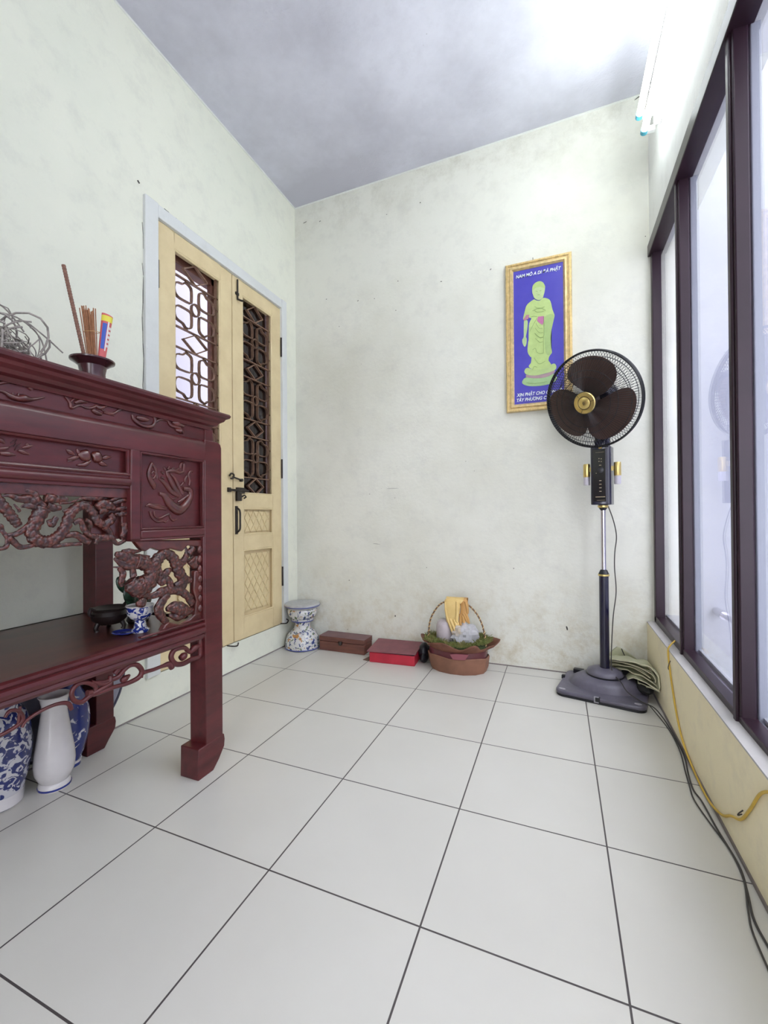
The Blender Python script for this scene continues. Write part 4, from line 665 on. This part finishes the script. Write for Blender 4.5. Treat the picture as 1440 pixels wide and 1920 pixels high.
hc=crv(hp,8); b=MB(); b.sweep(hc,.0045,10); hh=b.build('handle',mat('dark_cane',(.16,.09,.05),.5),K)
b=MB(); vs2=[]
N_=len(hc)*6
for i in range(N_):
    t=i/(N_-1)*(len(hc)-1); k=min(int(t),len(hc)-2); fr_=t-k; p=Vector(hc[k]).lerp(Vector(hc[k+1]),fr_); tg=(Vector(hc[k+1])-Vector(hc[k])).normalized(); u_=Vector((0,1,0)); v_=tg.cross(u_); a=i*.42
    vs2.append(p+(u_*math.cos(a)+v_*math.sin(a))*.0045)
b.sweep(vs2,.0024,6); o=b.build('cane_wrapping',mat('pale_cane',(.62,.42,.18),.5),hh); o['label']='pale cane strip wound round the handle'
# gloves over the handle
def glove(lab,mt,key,yb):
    g=thing('rubber_glove',lab,'glove',(GLOVES[key]['out'][0][0],yb,.3),'rubber gloves on the basket handle'); b=MB(); G_=GLOVES[key]
    o=crv(G_['out']+G_['out'][:1],3)[:-1]; cx=sum(p[0] for p in o)/len(o); cz=sum(p[1] for p in o)/len(o)
    lay=[(1,.004),(1,-.003),(.93,-.009),(.80,-.012)]; n=len(o); vs_=[];fs=[]
    for k,dy in lay: vs_+=[(cx+(p[0]-cx)*k,yb+dy,cz+(p[1]-cz)*k) for p in o]
    for a in range(3):
        for q in range(n): fs.append((a*n+q,a*n+(q+1)%n,(a+1)*n+(q+1)%n,(a+1)*n+q))
    fs+=[tuple(range(n)),tuple(range(3*n,4*n))]; b.add(vs_,fs)
    for i_,fg in enumerate(G_['f']):
        c=crv([(x,yb-.008-.002*(i_%2),z,r) for x,z,r in fg],6); b.sweep(c,[q[3] for q in c],12); e=c[-1]; b.ell(e[:3],(e[3],)*3)
    z1=max(p[1] for p in o)
    xa,xb_=min(p[0] for p in o if p[1]>z1-.01),max(p[0] for p in o if p[1]>z1-.01)
    b.add([(xa,yb-.006,z1-.004),(xb_,yb-.006,z1-.004),(xb_,yb+.012,z1+.004),(xa,yb+.012,z1+.004),(xb_,yb+.038,z1-.004),(xa,yb+.038,z1-.004),(xb_-.005,yb+.042,z1-.05),(xa+.005,yb+.042,z1-.05)],[(0,1,2,3),(3,2,4,5),(5,4,6,7)])
    b.build('glove_body',mt,g,ang=70); return g
mgl=mat('yellow_rubber',(.78,.58,.24),.45,col2=(.70,.48,.17),vscale=14); mgl2=mat('ochre_rubber',(.60,.34,.11),.5,col2=(.48,.25,.08),vscale=14)
glove('pale yellow rubber glove hanging in front over the basket handle, fingers pointing down',mgl,'front',KY-.037)
glove('deeper ochre rubber glove on the right side of the basket handle',mgl2,'right',KY-.030)
b=MB(); b.lathe([(0,0),(.044,0),(.047,.01),(.047,.09),(.042,.115),(.028,.128),(0,.132)],(-.340,KY-.01,.150)); tag(b.build('plastic_tub',mat('cloudy_plastic',(.60,.53,.55),.35,var=.2,vscale=20,alpha=.82)),'cloudy pinkish plastic tub standing in the basket moss','tub')
b=MB(); n,m_=28,14; vs_=[];fs=[]
for i in range(m_+1):
    for k in range(n):
        a=2*PI*k/n; ph_=-PI/2+PI*i/m_; v=Vector((math.cos(ph_)*math.cos(a),math.cos(ph_)*math.sin(a),math.sin(ph_))); q=1+.38*noise.noise(v*2.6+Vector((3,1,2)))+.15*abs(noise.noise(v*7))
        vs_.append((-.215+.075*q*v.x,KY-.03+.05*q*v.y,.205+.062*q*v.z))
for i in range(m_):
    for k in range(n): fs.append((i*n+k,i*n+(k+1)%n,(i+1)*n+(k+1)%n,(i+1)*n+k))
b.add(vs_,fs); b.prism([(-.262,.205),(-.228,.135),(-.212,.205)],XZ,1.488,1.490)
tag(b.build('clear_plastic_bag',mat('clear_film',(.75,.75,.80),.15,alpha=.45,bump=1,bscale=30,spec=.9),ang=15),'crumpled clear plastic bag lying in the basket moss','bag')

# ================= framed picture =================
FX0,FX1,FZ0,FZ1=.012,.369,1.490,2.356
PIC=thing('framed_picture','gilt framed blue picture of a green standing figure on the end wall','picture',((FX0+FX1)/2,YB,FZ0))
b=MB(); ring=[(0,1.712),(0,1.694),(.004,1.690),(.014,1.689),(.017,1.695),(.022,1.696),(.026,1.689),(.036,1.688),(.040,1.694),(.0445,1.698),(.0445,1.712)]
vs_=[];fs=[];m_=len(ring)
for cx,cz,sx,sz in ((FX0,FZ0,1,1),(FX1,FZ0,-1,1),(FX1,FZ1,-1,-1),(FX0,FZ1,1,-1)):
    for d,y in ring: vs_.append((cx+sx*d,y,cz+sz*d))
for c_ in range(4):
    for i in range(m_): j=(i+1)%m_; e=(c_+1)%4; fs.append((c_*m_+i,c_*m_+j,e*m_+j,e*m_+i))
b.add(vs_,fs); fr2=b.build('gilt_frame',M_GFRAME,PIC,ang=25)
b=MB(); random.seed(1)
def beadline(a,c,n):
    for i in range(n):
        t=(i+.5)/n; b.ell((a[0]+(c[0]-a[0])*t,1.6895,a[1]+(c[1]-a[1])*t),(.0032,.003,.0042 if a[0]==c[0] else .0032),n=6,m=4)
e=.009
beadline((FX0+e,FZ0+e),(FX0+e,FZ1-e),90); beadline((FX1-e,FZ0+e),(FX1-e,FZ1-e),90); beadline((FX0+e,FZ0+e),(FX1-e,FZ0+e),36); beadline((FX0+e,FZ1-e),(FX1-e,FZ1-e),36)
b.build('beaded_edge',mat('bright_gilt',(.80,.60,.25),.3,metal=.6),fr2)
b=MB(); b.box(FX0+.040,FX1-.040,1.7,1.712,FZ0+.04,FZ1-.04); b.build('blue_print',mat('print_blue',(.055,.045,.38),.35,col2=(.075,.065,.42),vscale=5),PIC)
cols={'face':(.48,.60,.29),'hair':(.42,.56,.20),'robe':(.46,.60,.22),'arm':(.42,.56,.27),'sleeve':(.36,.50,.19),'sash':(.48,.16,.33),'cuff':(.45,.20,.27),'lotus':(.42,.55,.22),'band':(.38,.26,.28),'plinth':(.34,.52,.25)}
order=['arm','robe','sleeve','plinth','band','lotus','sash','cuff','face','hair']
for i,k in enumerate(order):
    b=MB(); b.prism(BUDDHA[k] if k in('cuff','sash') else crv(BUDDHA[k]+BUDDHA[k][:1],3)[:-1],XZ,1.7002,1.6998-.0003*i); b.build('printed_'+{'sleeve':'sleeve','arm':'arm','robe':'robe','plinth':'plinth','band':'band','lotus':'lotus','sash':'sash','cuff':'cuff','face':'face','hair':'hair'}[k],mat('print_'+k,cols[k],.4,var=.12,vscale=30),PIC,smooth=False)
b=MB()
for s_ in BSTROKE:
    c=crv(s_,4)
    for a_,c_ in zip(c[:-1],c[1:]):
        dx,dz=c_[0]-a_[0],c_[1]-a_[1]; l=math.hypot(dx,dz) or 1; nx,nz=-dz/l*.0009,dx/l*.0009
        b.prism([(a_[0]+nx,a_[1]+nz),(c_[0]+nx,c_[1]+nz),(c_[0]-nx,c_[1]-nz),(a_[0]-nx,a_[1]-nz)],XZ,1.6964,1.6958)
b.build('printed_outline',mat('print_dark_green',(.20,.30,.10),.5),PIC,smooth=False)
def text(s,x0,z0,w,parent,name,m,y=1.6960,size=.026):
    cu=bpy.data.curves.new('t','FONT'); cu.body=s; cu.size=size; cu.shear=.25; cu.offset=.0005; cu.extrude=.0002; cu.resolution_u=3
    ob=bpy.data.objects.new('t',cu); COL.objects.link(ob); bpy.context.view_layer.update()
    dg=bpy.context.evaluated_depsgraph_get(); me=bpy.data.meshes.new_from_object(ob.evaluated_get(dg)); bpy.data.objects.remove(ob)
    xs=[v.co.x for v in me.vertices]; k=w/(max(xs)-min(xs)); x_=min(xs); og=ORG[parent.name]
    for v in me.vertices:
        c=v.co.copy(); v.co=Vector((x0+(c.x-x_)*k,y-c.z,z0+c.y))-og
    me.materials.clear(); me.materials.append(m); me.name=name
    o=bpy.data.objects.new(name,me); COL.objects.link(o); o.parent=parent; ORG[o.name]=og
mt=mat('print_white',(.78,.85,.80),.5)
text('NAM MÔ A DI ĐÀ PHẬT',.071,2.268,.243,PIC,'lettering',mt)
text('XIN PHẬT CHO CON VỀ',.069,1.578,.243,PIC,'lettering',mt)
text('TÂY PHƯƠNG CỰC LẠC',.069,1.548,.243,PIC,'lettering',mt)
b=MB(); b.sweep([(.165,1.712,2.350),(.165,1.700,2.372)],.0015,6); b.build('hanging_nail',M_IRON,PIC)

# ================= pedestal fan =================
F=thing('pedestal_fan','black pedestal fan with smoky blades, gold hub and square grey base','fan',(.497,1.545,0))
PX,PY=.500,1.557
Mb=Matrix.Translation((.486,1.500,0))@Matrix.Rotation(R(-12),4,'Z')
b=MB(Mb)
def rrect(hx,hy,r,n=6):
    o=[]
    for cx,cy,a0 in ((hx-r,hy-r,0),(-hx+r,hy-r,90),(-hx+r,-hy+r,180),(hx-r,-hy+r,270)):
        for i in range(n+1): a=R(a0+90*i/n); o.append((cx+r*math.cos(a),cy+r*math.sin(a)))
    return o
b.prism(rrect(.195,.165,.04),lambda p,w:(p[0],p[1],w),.010,.028)
base=b.build('base_plate',M_BASE,F,bevel=.006,seg=3)
b=MB(Mb); b.prism(rrect(.193,.163,.04),lambda p,w:(p[0],p[1],w),.0,.010); b.build('base_edge',M_BLACK,base)
b=MB(); b.lathe([(.172,.026),(.165,.034),(.150,.052),(.128,.066),(.100,.072),(0,.072)],(PX,PY-.02,0),n=48,sx=1,sy=.78); b.build('base_dome',M_BASE,F)
b=MB(); b.lathe([(.086,.070),(.088,.074),(.088,.078),(.085,.08)],(PX,PY,0),n=40); b.build('shadow_ring',M_BLACK,base)
b=MB(); b.lathe([(.086,.079),(.080,.092),(.060,.102),(.035,.108),(0,.108)],(PX,PY,0),n=40); b.build('base_cap',M_BASE,F)
b=MB(Mb)
for x,y in ((-.165,-.135),(.16,-.13)): b.lathe([(.016,.028),(.014,.031),(0,.032)],(x,y,0),n=16,sy=.5)
b.box(-.018,.002,-.166,-.158,.006,.034); b.build('base_slots',mat('worn_marks',(.35,.34,.38),.5),base)
b=MB(Mb); b.box(-.012,.008,-.170,-.150,.012,.032); b.box(-.16,-.11,.12,.15,.028,.05); b.box(-.2,-.185,.02,.04,.02,.04); b.build('base_clips',M_BLACK,base,bevel=.002)
b=MB(); b.sweep([(PX,PY,.09),(PX,PY,.585)],.0225,24); b.build('lower_tube',M_NAVY,F)
b=MB(); b.lathe([(.0225,.574),(.027,.577),(.027,.584),(.0225,.587)],(PX,PY,0),n=24); b.build('gold_ring',M_GOLD,F); b=MB(); b.lathe([(.0215,.925),(.025,.928),(.025,.936),(.020,.939)],(PX,PY,0),n=24); b.build('gold_ring',M_GOLD,F)
b=MB(); b.lathe([(.025,.586),(.016,.606),(.012,.608),(.012,.586)],(PX,PY,0),n=24); b.build('tube_collar',M_BLACK,F)
b=MB(); b.sweep([(PX,PY,.58),(PX,PY,.93)],.0115,20); b.build('chrome_tube',M_CHROME,F)
b=MB(); b.lathe([(.012,.912),(.021,.926),(.022,.940),(0,.94)],(PX,PY,0),n=24); b.build('upper_collar',M_BLACK,F)
Mc=Matrix.Translation((PX-.003,PY,0))@Matrix.Rotation(R(-17),4,'Z')
b=MB(Mc); b.prism([(-.047,-.032),(-.038,-.040),(.030,-.040),(.047,-.028),(.047,.036),(-.047,.036)],lambda p,w:(p[0],p[1],w),.940,1.235); box=b.build('control_box',M_NAVY,F,bevel=.004)
b=MB(Mc); b.box(-.034,.026,-.043,-.038,.955,1.222); pn=b.build('control_panel',mat('gloss_black',(.004,.004,.006),.12,coat=.5),F,bevel=.002)
b=MB(Mc)
b.lathe([(.014,0),(.013,.010),(.009,.012),(0,.012)],(.004,-.043,1.115),n=24,M=Matrix.Rotation(R(90),3,'X')); b.build('dial_knob',mat('dark_knob',(.03,.03,.035),.3),pn)
b=MB(Mc)
for z in (1.172,1.158): b.box(-.006,-.002,-.0445,-.042,z,z+.003); b.box(.004,.008,-.0445,-.042,z-.002,z+.001)
for z in (1.138,1.06,1.042,1.024,1.006): b.box(-.004,.006,-.0445,-.042,z,z+.003)
b.ell((-.018,-.043,1.100),(.002,.001,.002)); b.box(-.022,.022,-.0440,-.042,.978,.981); b.box(-.016,.022,-.0436,-.042,.962,.9628); b.box(-.02,.02,-.0436,-.042,1.205,1.2058)
b.build('panel_marks',mat('gold_print',(.55,.45,.30),.4,metal=.4),pn)
for sgn in (1,-1):
    b=MB(Mc); cx=sgn*.072; b.lathe([(.0155,1.085),(.0165,1.087),(.0165,1.148),(.015,1.153),(0,1.155)],(cx,-.006,0),n=24); b.box(min(sgn*.045,cx),max(sgn*.045,cx),-.012,.0,1.112,1.135); l=b.build('side_lamp',M_GOLD,F,ang=60)
    b=MB(Mc); b.lathe([(0,1.042),(.0145,1.043),(.0155,1.048),(.0155,1.086),(0,1.086)],(cx,-.006,0),n=24); b.build('lamp_glass',M_FROST,l)
# head
ax=Vector((-.50,-.80,-.33)).normalized(); HC=Vector((.447,1.455,1.458))
rot=ax.to_track_quat('Z','X').to_matrix().to_4x4(); MH=Matrix.Translation(HC)@rot
GR=.235
neck0=Vector((PX,PY,1.235)); mc0=HC-ax*.115
b=MB(); b.sweep(crv([tuple(neck0-Vector((0,0,.02)))+(.036,),tuple(neck0+Vector((0,.0,.07)))+(.034,),tuple(mc0-ax*.01+Vector((0,0,-.03)))+(.042,),tuple(mc0)+(.05,)],5),[.036]*5+[.034]*5+[.042]*6,16); b.build('neck',M_NAVY,F)
b=MB(MH); b.lathe([(0,-.20),(.03,-.198),(.052,-.18),(.062,-.14),(.064,-.08),(.058,-.055),(0,-.05)],n=32); b.build('motor_housing',M_NAVY,F)
def guard(sgn,nm,depth,nw,hub):
    b=MB(MH)
    def prof_(t): # t 0 rim ->1 hub
        r=GR*(1-t)+hub*t; return r,sgn*(.012+depth*math.sin(min(1,t*1.25+.0)*PI/2)**.8)
    for k in range(nw):
        a0=2*PI*k/nw; pts=[]
        for i in range(9):
            t=i/8; r,z=prof_(t); a=a0+(.12*t*sgn)
            pts.append((r*math.cos(a),r*math.sin(a),z))
        b.sweep(pts,.0011,4,cap=False)
    for t in (.18,.45,.62) if sgn>0 else (.2,.5):
        r,z=prof_(t); b.sweep([(r*math.cos(2*PI*k/64),r*math.sin(2*PI*k/64),z-sgn*.002) for k in range(64)],.0016,6,closed=True)
    b.build(nm,M_WIRE,F,ang=80)
guard(1,'front_guard',.062,110,.05); guard(-1,'rear_guard',.062,100,.06)
b=MB(MH); b.sweep([(GR*math.cos(2*PI*k/96),GR*math.sin(2*PI*k/96),0) for k in range(96)],.0055,8,closed=True,flat=None); b.sweep([(GR*1.0*math.cos(2*PI*k/96),GR*math.sin(2*PI*k/96),.010) for k in range(96)],.004,8,closed=True); b.sweep([(GR*math.cos(2*PI*k/96),GR*math.sin(2*PI*k/96),-.010) for k in range(96)],.004,8,closed=True); b.build('guard_rim',M_WIRE,F)
b=MB(MH); b.lathe([(.052,.068),(.054,.073),(.050,.078),(.034,.079),(.030,.074),(.028,.079),(.018,.084),(0,.084)],n=40); hb=b.build('gold_hub',M_GOLD,F,ang=30)
b=MB(MH); b.lathe([(.028,.0775),(.0315,.0790),(.033,.0778)],n=40)
for k in range(3):
    a=k*2*PI/3+.6; p=(math.cos(a),math.sin(a)); b.sweep([(p[0]*.034,p[1]*.034,.079),(p[0]*.050,p[1]*.050,.079)],.0012,4)
b.ell((0,0,.084),(.009,.006,.0012)); b.build('hub_grooves',mat('bronze_marks',(.16,.11,.04),.5,metal=.5),hb)
b=MB(MH); b.lathe([(0,.03),(.030,.03),(.035,.025),(.035,-.01),(0,-.01)],n=32); b.build('spinner',M_BLADE,F)
# blade outlines polar (angle deg, radius), seen from the front
bl=[(-16,.03),(-14,.09),(-9,.14),(0,.178),(12,.200),(30,.210),(50,.212),(70,.210),(86,.200),(96,.176),(99,.135),(94,.08),(80,.03)]
for k in range(3):
    th=k*120+BLADE0
    b=MB(MH); nr,na=7,16; vs_=[];fs=[]
    c=crv(bl,4)
    def P3(a,r,off): return (r*math.cos(R(a+th)),r*math.sin(R(a+th)),.020-.00052*(a-45)*(.35+r/.2)*.8+off)
    top=[P3(a,r,.0015) for a,r in c]; bot=[P3(a,r,-.0015) for a,r in c]; n=len(c)
    ce=P3(45,.10,.0015); cb=P3(45,.10,-.0015)
    vs_=top+bot+[ce,cb]
    for i in range(n):
        j=(i+1)%n; fs+=[(i,j,2*n),(n+j,n+i,2*n+1),(i,n+i,n+j,j)]
    b.add(vs_,fs); b.build('fan_blade',M_BLADE,F,ang=60)
b=MB(); q=MH@Vector((0,0,0)); 
pb=HC+Vector((-.0,0,-GR)); 
b=MB(MH); b.box(-.245,-.235,-.008,.008,-.008,.008); b.build('guard_clip',M_GOLD,F)
# power cord: down the pole, over the base, out along the low wall
cp=[(PX+.022,PY-.005,.935),(PX+.045,PY-.01,.86),(PX+.058,PY-.01,.78),(PX+.050,PY-.01,.70),(PX+.048,PY-.01,.62),(PX+.054,PY-.01,.50),(PX+.040,PY-.012,.38),(PX+.032,PY-.012,.25),(PX+.028,PY-.015,.13),(PX+.035,PY-.05,.094),(PX+.060,PY-.105,.079),(.58,1.40,.055),(.63,1.36,.034),(.672,1.315,.032),(.700,1.28,.006),(.706,1.20,.004),(.708,1.10,.004),(.706,.97,.004),(.690,.85,.004),(.682,.76,.004),(.690,.70,.004),(.694,.58,.004),(.702,.45,.004),(.690,.36,.004),(.676,.28,.004),(.680,.20,.004),(.69,.0,.004),(.7,-.5,.004)]
b=MB(); b.sweep(crv(cp,6),.0025,8); b.build('power_cord',M_CORD,F)
cp=[(.655,1.34,.034),(.69,1.27,.004),(.702,1.15,.004),(.700,1.0,.004),(.684,.86,.004),(.675,.77,.004),(.670,.70,.004),(.683,.60,.004),(.699,.50,.004),(.696,.40,.004),(.672,.30,.004),(.66,.22,.004),(.66,.0,.004),(.66,-.4,.004)]
b=MB(); b.sweep(crv(cp,6),.0021,8); tag(b.build('electric_cord',M_CORD),'second thin dark cord on the floor along the low wall','cord')
yc=[(.755,1.30,.345),(.722,1.245,.334),(.7115,1.235,.31),(.7105,1.20,.24),(.7105,1.15,.165),(.7105,1.09,.095),(.7105,1.02,.045),(.7100,.92,.018),(.7095,.80,.006),(.7095,.70,.008),(.7105,.60,.035),(.7105,.53,.078),(.7105,.46,.115),(.7105,.40,.18),(.7105,.33,.262),(.72,.25,.30),(.75,.15,.31)]
b=MB(); b.sweep(crv(yc,6),.0034,10); tag(b.build('yellow_cable',M_YEL),'yellow cable drooping along the low cream wall','cable')
b=MB(); b.sweep(crv([(.7135,1.205,.28),(.706,1.20,.262),(.706,1.205,.245),(.7135,1.20,.24)],4),.0016,6); tag(b.build('wall_hook',M_IRON),'small dark hook on the low wall beside the hanging yellow cable','hook','hooks on the low wall')
b=MB(); b.sweep(crv([(.7135,.455,.142),(.704,.452,.134),(.704,.458,.125),(.7135,.462,.128)],4),.0016,6); tag(b.build('wall_hook',M_IRON),'small dark hook on the low wall just over the rising yellow cable','hook','hooks on the low wall')

# ================= folded tarpaulin in the corner =================
TP=thing('tarpaulin','folded olive green tarpaulin heaped in the corner behind the fan base','tarpaulin',(.63,1.62,0))
mtp=mat('olive_tarp',(.46,.46,.31),.6,col2=(.36,.37,.24),vscale=12,bump=.5,bscale=25)
mti=mat('tarp_edge',(.72,.69,.50),.6)
deps=[(1.57,1.69),(1.59,1.70),(1.60,1.69),(1.56,1.68),(1.56,1.64),(1.60,1.695)]
for i,pl in enumerate(TARP):
    c=crv(pl,5); b=MB(); n=len(c); y0,y1=deps[i]; vs_=[];fs=[]; th=.004
    K_=6
    for j in range(K_+1):
        for q,(x,yo,z) in enumerate(c):
            yy=min(yo+y0-1.57+(.13-.05*(i>3))*j/K_,1.706)
            wv=.008*noise.noise(Vector((x*9,yy*14,i*3.3))); x_=min(x+wv,.708); z_=max(z+wv*1.5-.01*(j/K_),.034)
            vs_.append((x_,yy+.004*math.sin(q*.7),z_))
    for j in range(K_):
        for q in range(n-1): fs.append((j*n+q,j*n+q+1,(j+1)*n+q+1,(j+1)*n+q))
    b.add(vs_,fs); o=b.build('fold',mtp,TP,ang=80); sm=o.modifiers.new('s','SOLIDIFY'); sm.thickness=th; sm.offset=0
    b=MB(); b.sweep([(min(x,.708),yo+y0-1.571+.004*math.sin(q*.7),max(z,.034)) for q,(x,yo,z) in enumerate(c)],.0024,6); o=b.build('hem',mti,TP); o['label']='pale hem of a fold'
b=MB(); b.prism(TARPTRI,XZ,1.695,1.708); b.build('standing_flap',mtp,TP,bevel=.003)
b=MB(); b.sweep(crv([(TARPTRI[3][0],1.692,TARPTRI[3][1]),(TARPTRI[3][0]+.012,1.69,TARPTRI[3][1]-.03),(TARPTRI[3][0]+.028,1.688,TARPTRI[3][1]-.06)],4),.0022,6); o=b.build('drawstring',M_BLACK,TP)
b=MB(); b.ell((.668,1.52,.052),(.040,.09,.030)); b.ell((.63,1.62,.06),(.055,.05,.035)); tag(b.build('dark_cloth',mat('black_cloth',(.012,.012,.012),.8,bump=.6,bscale=30)),'black cloth bundle under the olive tarpaulin','cloth')

# ================= wall marks =================
b=MB()
def mark(x,z,w_,h_,rot=0):
    pts=[(math.cos(a)*w_*random.uniform(.6,1),math.sin(a)*h_*random.uniform(.6,1)) for a in [2*PI*k/8 for k in range(8)]]
    b.prism([(x+p[0]*math.cos(rot)-p[1]*math.sin(rot),z+p[0]*math.sin(rot)+p[1]*math.cos(rot)) for p in pts],XZ,YB-.0004,YB+.0004)
for k in WMARKS: mark(*k)
o=struct(b.build('wall_marks',M_LINE,smooth=False),'small dark chips and marks on the end wall','marks')
